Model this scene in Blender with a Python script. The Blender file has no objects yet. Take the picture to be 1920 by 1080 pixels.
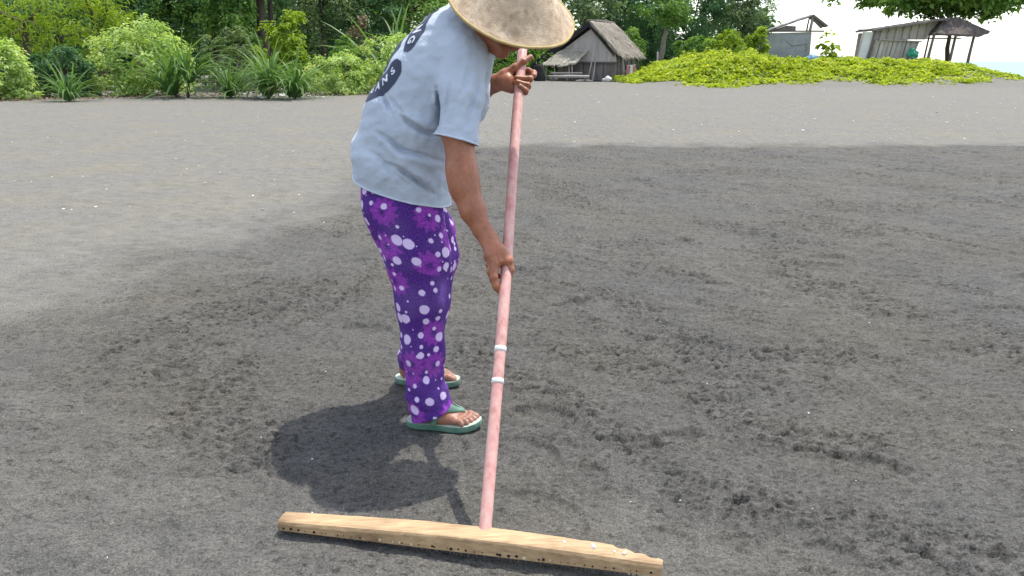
import bpy, bmesh, math, random
import numpy as np
from mathutils import Vector, Matrix
from mathutils.bvhtree import BVHTree

R = math.radians
scene = bpy.context.scene
col = scene.collection

# ------------------------------------------------------------------ camera
PITCH, FPX, CAMH = R(15.75), 1507.0, 1.2
cam_d = bpy.data.cameras.new('camera')
cam_d.sensor_width = 36.0
cam_d.lens = FPX / 1920 * 36
cam_d.clip_start, cam_d.clip_end = 0.05, 20000
cam = bpy.data.objects.new('camera', cam_d)
col.objects.link(cam)
cam.location = (0, 0, CAMH)
cam.rotation_euler = (R(90) - PITCH, 0, 0)
scene.camera = cam

# ------------------------------------------------------------------ light
SUN_V = Vector((-0.27, -0.31, -1.0)).normalized()       # direction the light travels
SUN_EL = math.asin(-SUN_V.z)
SUN_AZ = math.atan2(-SUN_V.x, -SUN_V.y)
world = bpy.data.worlds.new('World')
scene.world = world
world.use_nodes = True
wn = world.node_tree
bg = wn.nodes['Background']
sky = wn.nodes.new('ShaderNodeTexSky')
sky.sky_type = 'NISHITA'
sky.sun_disc = False
sky.sun_elevation = SUN_EL
sky.sun_rotation = SUN_AZ
sky.air_density = 1.0
sky.dust_density = 1.2
sky.ozone_density = 1.0
hs_ = wn.nodes.new('ShaderNodeHueSaturation')      # thin tropical cloud veil: paler than a clear sky
hs_.inputs['Saturation'].default_value = 0.55
wn.links.new(sky.outputs[0], hs_.inputs['Color'])
wn.links.new(hs_.outputs[0], bg.inputs[0])
bg.inputs[1].default_value = 0.15
sun_d = bpy.data.lights.new('sun', 'SUN')
sun_d.energy = 2.1
sun_d.angle = R(0.5)
sun_d.color = (1.0, 0.955, 0.88)
sun = bpy.data.objects.new('sun', sun_d)
col.objects.link(sun)
sun.rotation_euler = SUN_V.to_track_quat('-Z', 'Y').to_euler()
sun.location = (3, 4, 12)
scene.view_settings.view_transform = 'Standard'
scene.view_settings.look = 'None'
scene.view_settings.gamma = 1.0
scene.view_settings.exposure = 1.25
scene.view_settings.use_curve_mapping = False
scene.cycles.max_bounces = 8
scene.cycles.transparent_max_bounces = 8


# ------------------------------------------------------------------ helpers
CP, SP = math.cos(PITCH), math.sin(PITCH)


def ray(u, v):
    x, y = (u - 960) / FPX, (540 - v) / FPX
    return Vector((x, CP + y * SP, -SP + y * CP))


def at(u, v, Y):
    """point of the place at distance Y in front of the camera foot, seen at pixel u, v of the photograph"""
    r = ray(u, v)
    t = Y / r.y
    return Vector((r.x * t, Y, CAMH + r.z * t))


def gnd(u, v, z=0.0):
    r = ray(u, v)
    t = (z - CAMH) / r.z
    return Vector((r.x * t, r.y * t, z))


def tag(o, label=None, cat=None, group=None, kind=None):
    if label: o['label'] = label
    if cat: o['category'] = cat
    if group: o['group'] = group
    if kind: o['kind'] = kind
    return o


def empty(name, loc, rz=0.0):
    o = bpy.data.objects.new(name, None)
    o.location = loc
    o.rotation_euler = (0, 0, rz)
    o.empty_display_size = 0.2
    col.objects.link(o)
    return o


def link(name, me, parent=None, world_space=False):
    o = bpy.data.objects.new(name, me)
    col.objects.link(o)
    if parent is not None:
        o.parent = parent
        if world_space:
            o.matrix_parent_inverse = parent_matrix(parent).inverted()
    return o


def parent_matrix(p):
    m = Matrix.LocRotScale(p.location, p.rotation_euler, p.scale)
    if p.parent is not None:
        return parent_matrix(p.parent) @ p.matrix_parent_inverse @ m
    return m


def mesh_from(name, verts, faces, mat=None, smooth=True, attr=None):
    """verts (n,3) array, faces (m,k) array or list"""
    me = bpy.data.meshes.new(name)
    verts = np.asarray(verts, dtype=np.float32)
    if isinstance(faces, np.ndarray):
        k = faces.shape[1]
        me.vertices.add(len(verts))
        me.vertices.foreach_set('co', verts.ravel())
        me.loops.add(faces.size)
        me.loops.foreach_set('vertex_index', faces.astype(np.int32).ravel())
        me.polygons.add(len(faces))
        me.polygons.foreach_set('loop_start', np.arange(0, faces.size, k, dtype=np.int32))
        me.polygons.foreach_set('loop_total', np.full(len(faces), k, dtype=np.int32))
        me.update(calc_edges=True)
    else:
        me.from_pydata([tuple(v) for v in verts], [], faces)
        me.update()
    me.polygons.foreach_set('use_smooth', np.full(len(me.polygons), smooth))
    if attr:
        for an, vals in attr.items():
            a = me.attributes.new(an, 'FLOAT', 'POINT')
            a.data.foreach_set('value', np.asarray(vals, dtype=np.float32))
    if mat: me.materials.append(mat)
    return me


def bm_mesh(name, bm, mat=None, smooth=False):
    me = bpy.data.meshes.new(name)
    bm.normal_update()
    bm.to_mesh(me)
    bm.free()
    if smooth:
        me.polygons.foreach_set('use_smooth', np.full(len(me.polygons), True))
    if mat: me.materials.append(mat)
    return me


def add_box(bm, c, s, rot=None, bevel=0.0):
    g = bmesh.ops.create_cube(bm, size=1.0)
    vs = g['verts']
    m = Matrix.Translation(c) @ (rot.to_4x4() if rot is not None else Matrix.Identity(4)) @ Matrix.Diagonal((s[0], s[1], s[2], 1))
    bmesh.ops.transform(bm, matrix=m, verts=vs)
    if bevel > 0:
        es = list({e for v in vs for e in v.link_edges})
        bmesh.ops.bevel(bm, geom=es, offset=bevel, segments=2, affect='EDGES', profile=0.6)
    return vs


def add_tube(bm, pts, radii, n=10, cap=True, jitter=0.0, rng=None):
    pts = [Vector(p) for p in pts]
    rings = []
    t0 = (pts[1] - pts[0]).normalized()
    ref = Vector((0, 0, 1)) if abs(t0.z) < 0.9 else Vector((1, 0, 0))
    for i, p in enumerate(pts):
        a = pts[max(i - 1, 0)]
        b = pts[min(i + 1, len(pts) - 1)]
        t = (b - a).normalized()
        x = ref - t * ref.dot(t)
        x.normalize()
        y = t.cross(x)
        ref = x
        r = radii[i] if hasattr(radii, '__len__') else radii
        ring = []
        for k in range(n):
            an = 2 * math.pi * k / n
            rr = r * (1 + (rng.uniform(-jitter, jitter) if rng else 0))
            ring.append(bm.verts.new(p + (x * math.cos(an) + y * math.sin(an)) * rr))
        rings.append(ring)
    for a, b in zip(rings, rings[1:]):
        for k in range(n):
            bm.faces.new((a[k], a[(k + 1) % n], b[(k + 1) % n], b[k]))
    if cap:
        bm.faces.new(list(reversed(rings[0])))
        bm.faces.new(rings[-1])
    return rings


# value noise -------------------------------------------------------
def hash2(ix, iy, seed):
    h = (ix.astype(np.int64) * 374761393 + iy.astype(np.int64) * 668265263 + seed * 1442695041) & 0xFFFFFFFF
    h = ((h ^ (h >> 13)) * 1274126177) & 0xFFFFFFFF
    h = h ^ (h >> 16)
    return (h & 0xFFFFFF).astype(np.float64) / 0xFFFFFF


def vnoise(x, y, seed=0):
    ix, iy = np.floor(x), np.floor(y)
    fx, fy = x - ix, y - iy
    ix, iy = ix.astype(np.int64), iy.astype(np.int64)
    sx, sy = fx * fx * fx * (fx * (fx * 6 - 15) + 10), fy * fy * fy * (fy * (fy * 6 - 15) + 10)

    def g(a, b, dx, dy):
        an = hash2(a, b, seed) * 2 * math.pi
        return np.cos(an) * dx + np.sin(an) * dy
    v00, v10 = g(ix, iy, fx, fy), g(ix + 1, iy, fx - 1, fy)
    v01, v11 = g(ix, iy + 1, fx, fy - 1), g(ix + 1, iy + 1, fx - 1, fy - 1)
    return ((v00 * (1 - sx) + v10 * sx) * (1 - sy) + (v01 * (1 - sx) + v11 * sx) * sy) * 1.41


def fbm(x, y, oct=4, seed=0, gain=0.5):
    s, a, f = 0, 1.0, 1.0
    for o in range(oct):
        s = s + a * vnoise(x * f + o * 17.3, y * f - o * 9.1, seed + o)
        a *= gain
        f *= 2.03
    return s


def smoothstep(a, b, x):
    t = np.clip((x - a) / (b - a), 0, 1)
    return t * t * (3 - 2 * t)


# ------------------------------------------------------------------ materials
def new_mat(name):
    m = bpy.data.materials.new(name)
    m.use_nodes = True
    nt = m.node_tree
    b = nt.nodes['Principled BSDF']
    return m, nt, b


def node(nt, typ, **kw):
    n = nt.nodes.new(typ)
    for k, v in kw.items():
        if k.startswith('i_'):
            key = k[2:]
            key = int(key) if key.isdigit() else key
            n.inputs[key].default_value = v
        else:
            setattr(n, k, v)
    return n


def ramp(nt, fac, stops, interp='LINEAR'):
    r = nt.nodes.new('ShaderNodeValToRGB')
    r.color_ramp.interpolation = interp
    el = r.color_ramp.elements
    while len(el) < len(stops): el.new(0.5)
    for e, (p, c) in zip(el, stops):
        e.position = p
        e.color = (c[0], c[1], c[2], 1) if hasattr(c, '__len__') else (c, c, c, 1)
    if fac is not None: nt.links.new(fac, r.inputs[0])
    return r


def noise_node(nt, scale, detail=4, rough=0.55, vec=None, dist=0.0):
    n = nt.nodes.new('ShaderNodeTexNoise')
    n.inputs['Scale'].default_value = scale
    n.inputs['Detail'].default_value = detail
    n.inputs['Roughness'].default_value = rough
    n.inputs['Distortion'].default_value = dist
    if vec is not None: nt.links.new(vec, n.inputs['Vector'])
    return n


def mix_col(nt, fac, a, b, mode='MIX'):
    m = nt.nodes.new('ShaderNodeMix')
    m.data_type = 'RGBA'
    m.blend_type = mode
    for sock, val in ((m.inputs[0], fac), (m.inputs[6], a), (m.inputs[7], b)):
        if isinstance(val, (int, float)): sock.default_value = val
        elif isinstance(val, tuple): sock.default_value = (*val, 1) if len(val) == 3 else val
        else: nt.links.new(val, sock)
    return m.outputs[2]


def mth_mul(nt, a, k):
    n = nt.nodes.new('ShaderNodeMath')
    n.operation = 'MULTIPLY'
    nt.links.new(a, n.inputs[0])
    n.inputs[1].default_value = k
    return n.outputs[0]


def bump(nt, b, height, strength=0.3, dist=0.01):
    n = nt.nodes.new('ShaderNodeBump')
    n.inputs['Strength'].default_value = strength
    n.inputs['Distance'].default_value = dist
    nt.links.new(height, n.inputs['Height'])
    nt.links.new(n.outputs[0], b.inputs['Normal'])
    return n


def coords(nt):
    return nt.nodes.new('ShaderNodeTexCoord').outputs['Object']


def varied_mat(name, c1, c2, scale=6, rough=0.8, bscale=None, bstr=0.2, bdist=0.01, stretch=None, spec=0.3):
    m, nt, b = new_mat(name)
    vec = coords(nt)
    if stretch:
        mp = nt.nodes.new('ShaderNodeMapping')
        mp.inputs['Scale'].default_value = stretch
        nt.links.new(vec, mp.inputs[0])
        vec = mp.outputs[0]
    n = noise_node(nt, scale, 5, 0.6, vec)
    r = ramp(nt, n.outputs[0], [(0.3, c1), (0.7, c2)])
    nt.links.new(r.outputs[0], b.inputs['Base Color'])
    b.inputs['Roughness'].default_value = rough
    b.inputs['Specular IOR Level'].default_value = spec
    n2 = noise_node(nt, bscale or scale * 4, 5, 0.6, vec)
    bump(nt, b, n2.outputs[0], bstr, bdist)
    return m


def leaf_mat(name, dark, mid, light, trans=0.35):
    """leaf tint follows each leaf's own 'tint' number (age of the leaf)"""
    m, nt, b = new_mat(name)
    a = nt.nodes.new('ShaderNodeAttribute')
    a.attribute_name = 'tint'
    r = ramp(nt, a.outputs['Fac'], [(0.0, dark), (0.5, mid), (1.0, light)])
    nt.links.new(r.outputs[0], b.inputs['Base Color'])
    b.inputs['Roughness'].default_value = 0.5
    b.inputs['Specular IOR Level'].default_value = 0.35
    t = nt.nodes.new('ShaderNodeBsdfTranslucent')
    nt.links.new(mix_col(nt, 1.0, r.outputs[0], (1.0, 1.0, 0.45), 'MULTIPLY'), t.inputs[0])
    mx = nt.nodes.new('ShaderNodeMixShader')
    mx.inputs[0].default_value = trans
    nt.links.new(b.outputs[0], mx.inputs[1])
    nt.links.new(t.outputs[0], mx.inputs[2])
    nt.links.new(mx.outputs[0], nt.nodes['Material Output'].inputs[0])
    return m


# ------------------------------------------------------------------ ground: black volcanic sand
RAKE_DIR = np.array([0.19, 0.982])


def terrain(x, y):
    """large relief of the land"""
    z = 0.015 * fbm(x * 0.35, y * 0.35, 3, 5) * smoothstep(1, 6, y)
    z = z + 0.06 * fbm(x * 0.09, y * 0.09, 2, 8) * smoothstep(8, 30, y)
    # green dune on the right and the drop to the sea behind it
    side = smoothstep(6.5, 11.0, x - 0.0) * (1 - smoothstep(23.5, 30.0, x))
    dune = smoothstep(38.5, 46.0, y + 0.0) * side
    z = z + 0.95 * dune
    drop = smoothstep(58, 85, y) * smoothstep(9, 16, x) + smoothstep(31, 60, x) * smoothstep(30, 50, y)
    drop = np.clip(drop, 0, 1)
    z = z - 4.5 * drop
    return z


def dist_raked(x, y):
    """signed measure >0 inside the freshly raked (dark, moist) sand"""
    # left border runs along the raking direction from (-2.45,3.85) to (-0.75,11.6)
    n = np.array([0.982, -0.19])
    bx = np.where(y < 7.0, -2.35 + (y - 3.77) * 0.31, -1.35 + (y - 7.0) * 0.02)
    left = x - bx
    back = 11.9 + 0.05 * np.sin(x * 1.3) + 0.02 * x - y
    front = (y - 1.92) + 0.18 * x + np.where(x < -0.4, 0.55 * (x + 0.4), 0)
    return np.minimum(np.minimum(left * 0.8, back), front * 1.4 + 0.15)


def build_sand():
    # spacing grows away from the worked sand
    def axis_y():
        ys, y = [0.9], 0.9
        while y < 26:
            y += 0.0075 + max(0, y - 1.6) ** 1.35 * 0.0016
            ys.append(y)
        while y < 90:
            y += 0.45
            ys.append(y)
        while y < 320:
            y += 12
            ys.append(y)
        return np.array([-30.0, -8.0, -2.0, 0.0, 0.5] + ys)

    def axis_x():
        xs, x = [0.0], 0.0
        while x < 10:
            x += 0.0075 + max(0, x - 0.8) * 0.0068
            xs.append(x)
        while x < 40:
            x += 0.45
            xs.append(x)
        while x < 260:
            x += 14
            xs.append(x)
        p = np.array(xs)
        return np.concatenate([-p[:0:-1], p])
    X, Y = axis_x(), axis_y()
    gx, gy = np.meshgrid(X, Y, indexing='xy')
    x, y = gx.ravel(), gy.ravel()
    z = terrain(x, y)
    d = dist_raked(x, y) + 0.22 * fbm(x * 1.7, y * 1.1, 4, 31)
    raked = smoothstep(-0.25, 0.28, d)
    fresh = 0.86 + 0.16 * smoothstep(6.5, 2.6, y + 0.5 * fbm(x * 0.8, y * 0.8, 3, 44)) + 0.12 * fbm(x * 1.1 + 3, y * 1.1, 3, 45)
    front = smoothstep(2.6, 1.5, y + 0.35 * x * (x < 0) + 0.25 * fbm(x * 1.4, y * 1.4, 3, 46))
    lb = np.where(y < 7.0, -2.35 + (y - 3.77) * 0.31, -1.35 + (y - 7.0) * 0.02)
    strip = smoothstep(-0.85, 0.70, np.minimum((x - lb) * 0.8, 11.9 - y) + 0.45 * fbm(x * 1.7, y * 1.1, 4, 31))
    low_left = smoothstep(3.9, 2.9, y - 0.31 * x * 0.2 + 0.3 * fbm(x * 1.2, y * 1.2, 3, 47))
    strip = np.maximum(strip, 0.88 * low_left)
    wetness = np.clip(np.maximum(raked * fresh * smoothstep(-0.6, 0.9, x - lb + 0.5 * fbm(x * 1.3, y * 1.3, 3, 48)), strip * fresh * (1 - 0.22 * front)), 0, 1)
    near = (y < 30) & (np.abs(x) < 14) & (y > 0.6)
    xn, yn, rk = x[near], y[near], raked[near]
    lod = 1 - smoothstep(9, 22, yn)
    h = np.zeros_like(xn)
    # gentle lumps everywhere
    h += 0.010 * fbm(xn * 2.3, yn * 2.3, 3, 11) * (0.45 + 0.55 * rk)
    # dry pocked sand
    h += 0.0150 * fbm(xn * 6, yn * 8, 4, 14) * (1 - rk)
    # dragged streaks, bending across the strip
    wx = xn + 0.35 * fbm(xn * 0.8, yn * 0.8, 2, 21)
    wy = yn + 0.35 * fbm(xn * 0.8 + 7, yn * 0.8, 2, 22)
    ang = 0.45
    a = wx * math.cos(ang) - wy * math.sin(ang)
    b = wx * math.sin(ang) + wy * math.cos(ang)
    dirx = np.where(xn > -0.25, 0.62, 0.30)
    diry = np.where(xn > -0.25, -0.78, 0.95)
    pa, pc = wx * dirx + wy * diry, -wx * diry + wy * dirx
    patch = smoothstep(-0.10, 0.45, fbm(pa * 0.8, pc * 3.0, 3, 25) + 0.35 * fbm(xn * 1.1, yn * 1.1, 2, 26))
    h += 0.0085 * fbm(a * 3.2, b * 11, 3, 23) * rk
    ridg = 1 - np.abs(fbm(wx * 5.5, wy * 8.5, 3, 24)) * 2.2
    h += 0.015 * np.clip(ridg - 0.40, 0, 1) * rk * (0.25 + 0.75 * patch)
    # clods
    c = fbm(xn * 24 + 3 * vnoise(xn * 3, yn * 3, 71), yn * 44, 3, 27)
    h += (0.0065 * smoothstep(0.20, 0.42, c) + 0.004 * np.clip(c, -1, 0)) * rk * (0.50 + 0.50 * patch)
    clod = smoothstep(0.10, 0.60, fbm(xn * 34 + 9, yn * 52, 3, 28)) * (0.50 + 0.50 * patch)
    c2 = fbm(xn * 48, yn * 52, 2, 29)
    h += 0.0062 * c2 * (0.35 + 0.65 * rk) * lod
    # small dark pits
    pit = fbm(xn * 16 + 40, yn * 34, 3, 33)
    pit = np.where(pit > 0, pit, 0) * (0.55 + 0.6 * patch)
    h -= 0.014 * smoothstep(0.46, 0.62, pit) * rk
    clod = np.maximum(clod, smoothstep(0.46, 0.58, pit))  # pits join the dark mask, so their shade is painted too
    # crescent prints: heel and rake-corner marks
    rs = np.random.RandomState(4)
    n = 300
    cx = rs.uniform(-3.2, 6.5, n)
    cy = 1.75 + rs.uniform(0, 1, n) ** 1.5 * 9.5
    for i in range(n):
        rr = rs.uniform(0.05, 0.16)
        m = (np.abs(xn - cx[i]) < rr * 2) & (np.abs(yn - cy[i]) < rr * 2)
        if not m.any(): continue
        th = rs.uniform(-0.9, 0.5)
        dx, dy = xn[m] - cx[i], yn[m] - cy[i]
        u = dx * math.cos(th) + dy * math.sin(th)
        v = -dx * math.sin(th) + dy * math.cos(th)
        el = rs.uniform(0.45, 0.9)
        q = np.sqrt(u * u + (v / el) ** 2)
        amp = rs.uniform(0.008, 0.022) * rk[m]
        half = smoothstep(-0.2, 0.5, v / rr + 0.15 * fbm(u * 30, v * 30, 2, i))
        h[m] += amp * (np.exp(-((q - rr) / (rr * 0.085)) ** 2) * half - 0.5 * np.exp(-(q / (rr * 0.85)) ** 4) * half)
    # older prints of sandals, half raked over
    for i in range(46):
        fx, fy, fa = rs.uniform(-2.2, 4.5), 2.0 + rs.uniform(0, 1) ** 1.4 * 6.5, rs.uniform(-0.6, 0.9)
        m = (np.abs(xn - fx) < 0.35) & (np.abs(yn - fy) < 0.35)
        if not m.any() or (abs(fx + 0.25) < 0.4 and abs(fy - 2.7) < 0.5): continue
        dx, dy = xn[m] - fx, yn[m] - fy
        u, v = dx * math.cos(fa) + dy * math.sin(fa), -dx * math.sin(fa) + dy * math.cos(fa)
        q = (u / 0.125) ** 2 + (v / (0.046 + 0.012 * np.sign(u))) ** 2 + 0.35 * fbm(u * 18, v * 18, 2, 90 + i)
        h[m] += rk[m] * rs.uniform(0.5, 1.0) * (-0.019 * smoothstep(1.15, 0.8, q) + 0.009 * np.exp(-((q - 1.5) / 0.45) ** 2))
    # foot prints trodden down below the sandals
    for fx, fy in ((-0.225, 2.515), (-0.31, 2.90)):
        q = ((xn - fx) / 0.17) ** 2 + ((yn - fy) / 0.075) ** 2
        w = np.exp(-q ** 2)
        rim = np.exp(-((q - 1.7) / 0.45) ** 2) * (0.6 + 0.8 * vnoise(xn * 35, yn * 35, 77))
        h = h * (1 - w) - 0.004 * w + 0.007 * rim
    # smooth strip just drawn under the rake
    q = np.abs((yn - 1.80) + 0.2 * xn)
    w = np.exp(-(q / 0.16) ** 2) * smoothstep(0.62, 0.5, np.abs(xn + 0.13))
    h = h * (1 - 0.6 * w) - 0.004 * w
    z[near] += h
    cl = np.zeros_like(x)
    pt = np.zeros_like(x)
    pt[near] = patch
    cl[near] = clod * rk * (1 - 0.9 * w)
    # moist grains darken the clods; the shade of the pits is painted in
    nx, ny = len(X), len(Y)
    idx = np.arange(nx * ny).reshape(ny, nx)
    f = np.stack([idx[:-1, :-1], idx[:-1, 1:], idx[1:, 1:], idx[1:, :-1]], -1).reshape(-1, 4)
    me = mesh_from('sand', np.stack([x, y, z], -1), f, sand_material(), True, {'moist': wetness, 'clod': cl, 'patch': pt})
    return tag(link('sand_ground', me), kind='structure')


def sand_material():
    m, nt, b = new_mat('black_sand')
    vec = coords(nt)
    at_ = nt.nodes.new('ShaderNodeAttribute')
    at_.attribute_name = 'moist'
    big = noise_node(nt, 0.9, 4, 0.55, vec)
    mid = noise_node(nt, 7.0, 5, 0.6, vec)
    fine = noise_node(nt, 150, 3, 0.75, vec)
    grain = noise_node(nt, 420, 2, 0.6, vec)
    dry = ramp(nt, mid.outputs[0], [(0.25, (0.142, 0.137, 0.122)), (0.75, (0.187, 0.180, 0.160))])
    moist = ramp(nt, mid.outputs[0], [(0.25, (0.072, 0.070, 0.0645)), (0.75, (0.105, 0.101, 0.093))])
    base = mix_col(nt, at_.outputs['Fac'], dry.outputs[0], moist.outputs[0])
    ca = nt.nodes.new('ShaderNodeAttribute')
    ca.attribute_name = 'clod'
    damp_shade = ramp(nt, ca.outputs['Fac'], [(0.0, 1.0), (1.0, 0.52)])  # darkens moist clods and paints shade into the pits
    base = mix_col(nt, 1.0, base, damp_shade.outputs[0], 'MULTIPLY')
    # short dark dashes: damp crumbs, and their specks of shadow painted into the colour
    mpd = nt.nodes.new('ShaderNodeMapping')
    mpd.inputs['Scale'].default_value = (40, 62, 50)
    mpd.inputs['Rotation'].default_value = (0, 0, 0.35)
    nt.links.new(vec, mpd.inputs[0])
    dash = noise_node(nt, 1.0, 3, 0.62, mpd.outputs[0], 0.0)
    dr = ramp(nt, dash.outputs[0], [(0.37, 0.34), (0.43, 0.90), (0.58, 1.0), (0.68, 1.28)])
    pa_ = nt.nodes.new('ShaderNodeAttribute')
    pa_.attribute_name = 'patch'
    pm = ramp(nt, pa_.outputs['Fac'], [(0.0, 0.70), (1.0, 1.0)])
    pmm = nt.nodes.new('ShaderNodeMath'); pmm.operation = 'MULTIPLY'
    nt.links.new(pm.outputs[0], pmm.inputs[0]); nt.links.new(at_.outputs['Fac'], pmm.inputs[1])
    base = mix_col(nt, pmm.outputs[0], base, mix_col(nt, 1.0, base, dr.outputs[0], 'MULTIPLY'))
    warm = ramp(nt, big.outputs[0], [(0.4, (1.0, 1.0, 1.0)), (0.72, (1.10, 1.06, 0.94))])
    base = mix_col(nt, 1.0, base, warm.outputs[0], 'MULTIPLY')
    fr = ramp(nt, fine.outputs[0], [(0.33, 0.52), (0.5, 1.0), (0.68, 1.50)])
    base = mix_col(nt, 1.0, base, fr.outputs[0], 'MULTIPLY')
    gr = ramp(nt, grain.outputs[0], [(0.32, 0.62), (0.55, 1.0), (0.72, 1.7)])
    base = mix_col(nt, 1.0, base, gr.outputs[0], 'MULTIPLY')
    nt.links.new(base, b.inputs['Base Color'])
    b.inputs['Roughness'].default_value = 0.95
    b.inputs['Specular IOR Level'].default_value = 0.25
    b1 = nt.nodes.new('ShaderNodeBump')
    b1.inputs['Strength'].default_value = 0.6
    b1.inputs['Distance'].default_value = 0.006
    nt.links.new(fine.outputs[0], b1.inputs['Height'])
    b2 = nt.nodes.new('ShaderNodeBump')
    b2.inputs['Strength'].default_value = 0.35
    b2.inputs['Distance'].default_value = 0.03
    m2 = noise_node(nt, 14.0, 3, 0.5, vec)
    nt.links.new(m2.outputs[0], b2.inputs['Height'])
    nt.links.new(b1.outputs[0], b2.inputs['Normal'])
    nt.links.new(b2.outputs[0], b.inputs['Normal'])
    return m


sand = build_sand()


def gz(x, y):
    return float(terrain(np.array([x]), np.array([y]))[0])


def build_sea():
    m, nt, b = new_mat('sea_water')
    b.inputs['Base Color'].default_value = (0.20, 0.34, 0.40, 1)
    b.inputs['Roughness'].default_value = 0.5
    b.inputs['Specular IOR Level'].default_value = 0.25
    n = noise_node(nt, 0.35, 5, 0.6, coords(nt))
    bump(nt, b, n.outputs[0], 0.6, 0.6)
    s = 9000
    me = mesh_from('sea', [(-s, 45, -2.0), (s, 45, -2.0), (s, s, -2.0), (-s, s, -2.0)], [(0, 1, 2, 3)], m, False)
    tag(link('sea', me), kind='structure')


build_sea()

# ------------------------------------------------------------------ rounded bodies grown from a distance field
class Field:
    """round cones blended smoothly; p = list of (a, b, ra, rb, k)"""

    def __init__(self):
        self.p = []
        self.mods = []

    def cone(self, a, b, ra, rb, k=0.02):
        self.p.append((np.array(a, float), np.array(b, float), ra, rb, k))
        return self

    def chain(self, pts, k=0.02):
        for (a, ra), (b, rb) in zip(pts, pts[1:]):
            self.cone(a, b, ra, rb, k)
        return self

    def ev(self, P, use=None, mods=True):
        d = np.full(len(P), 10.0)
        for i, (a, b, ra, rb, k) in enumerate(self.p):
            if use is not None and not use[i]: continue
            ab = b - a
            L = max(float(ab @ ab), 1e-12)
            t = np.clip(((P - a) @ ab) / L, 0, 1)
            di = np.linalg.norm(P - (a + t[:, None] * ab), axis=1) - (ra + (rb - ra) * t)
            h = np.maximum(k - np.abs(d - di), 0) / k
            d = np.minimum(d, di) - h * h * k * 0.25
        if mods:
            for fn in self.mods: d = fn(P, d)
        return d

    def mesh(self, h):
        los = np.min([np.minimum(a - ra, b - rb) for a, b, ra, rb, k in self.p], axis=0) - 0.03
        his = np.max([np.maximum(a + ra, b + rb) for a, b, ra, rb, k in self.p], axis=0) + 0.03
        B = 16
        nb = np.ceil((his - los) / (h * B)).astype(int)
        D = np.full(nb * B + 1, 1.0, dtype=np.float32)
        bc = np.stack(np.meshgrid(*[np.arange(n) for n in nb], indexing='ij'), -1).reshape(-1, 3)
        cen = los + (bc + 0.5) * (h * B)
        rad = h * B * 0.5 * 1.7321
        dc = self.ev(cen, mods=False)
        loc = np.stack(np.meshgrid(*[np.arange(B + 1)] * 3, indexing='ij'), -1).reshape(-1, 3) * h
        for c, b_, d0 in zip(cen, bc, dc):
            i, j, k = b_ * B
            if d0 > rad + 0.03: continue
            if d0 < -rad - 0.03:
                D[i:i + B + 1, j:j + B + 1, k:k + B + 1] = -1
                continue
            use = []
            for a, b, ra, rb, kk in self.p:
                ab = b - a
                t = min(max(((c - a) @ ab) / max(float(ab @ ab), 1e-12), 0), 1)
                use.append(np.linalg.norm(c - a - t * ab) - (ra + (rb - ra) * t) < rad + 0.05)
            if not any(use): continue
            D[i:i + B + 1, j:j + B + 1, k:k + B + 1] = self.ev(los + b_ * B * h + loc, use).reshape(B + 1, B + 1, B + 1)
        return surface_nets(D, los, h)


def surface_nets(D, org, h):
    S = D < 0
    n = np.array(D.shape) - 1
    cnt = np.zeros(n, dtype=np.int8)
    cs = [(i, j, k) for i in (0, 1) for j in (0, 1) for k in (0, 1)]
    for i, j, k in cs: cnt += S[i:i + n[0], j:j + n[1], k:k + n[2]]
    act = np.argwhere((cnt > 0) & (cnt < 8))
    idx = np.full(n, -1, dtype=np.int32)
    idx[act[:, 0], act[:, 1], act[:, 2]] = np.arange(len(act))
    val = {c: D[act[:, 0] + c[0], act[:, 1] + c[1], act[:, 2] + c[2]].astype(float) for c in cs}
    acc = np.zeros((len(act), 3))
    num = np.zeros(len(act))
    for ax in range(3):
        for c in cs:
            if c[ax]: continue
            e = list(c); e[ax] = 1; e = tuple(e)
            a, b = val[c], val[e]
            m = (a < 0) != (b < 0)
            t = np.where(m, a / np.where(m, a - b, 1), 0)
            p = np.tile(np.array(c, float), (len(act), 1))
            p[:, ax] = t
            acc += p * m[:, None]
            num += m
    V = org + (act + acc / num[:, None]) * h
    F = []
    for ax in range(3):
        u, w = (ax + 1) % 3, (ax + 2) % 3
        sl0 = [slice(None)] * 3; sl1 = [slice(None)] * 3
        sl0[ax] = slice(0, -1); sl1[ax] = slice(1, None)
        A, Bq = S[tuple(sl0)], S[tuple(sl1)]
        for flip in (False, True):
            e = np.argwhere((A & ~Bq) if not flip else (~A & Bq))
            e = e[(e[:, u] > 0) & (e[:, w] > 0) & (e[:, u] < n[u]) & (e[:, w] < n[w])]
            q = []
            for du, dw in ((-1, -1), (0, -1), (0, 0), (-1, 0)):
                c = e.copy(); c[:, u] += du; c[:, w] += dw
                q.append(idx[c[:, 0], c[:, 1], c[:, 2]])
            q = np.stack(q, -1)
            if flip: q = q[:, ::-1]
            F.append(q)
    F = np.concatenate(F)
    return V, F[(F >= 0).all(1)]


def relax(V, F, n=2, lam=0.5):
    E = np.concatenate([F[:, [0, 1]], F[:, [1, 2]], F[:, [2, 3]], F[:, [3, 0]]])
    deg = np.bincount(E.ravel(), minlength=len(V)).astype(float)
    for it in range(n):
        for l in (lam, -lam * 1.04):
            s = np.zeros_like(V)
            for c in range(3):
                s[:, c] = np.bincount(E[:, 0], V[E[:, 1], c], len(V)) + np.bincount(E[:, 1], V[E[:, 0], c], len(V))
            V = V + l * (s / np.maximum(deg, 1)[:, None] - V)
    return V


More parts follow.
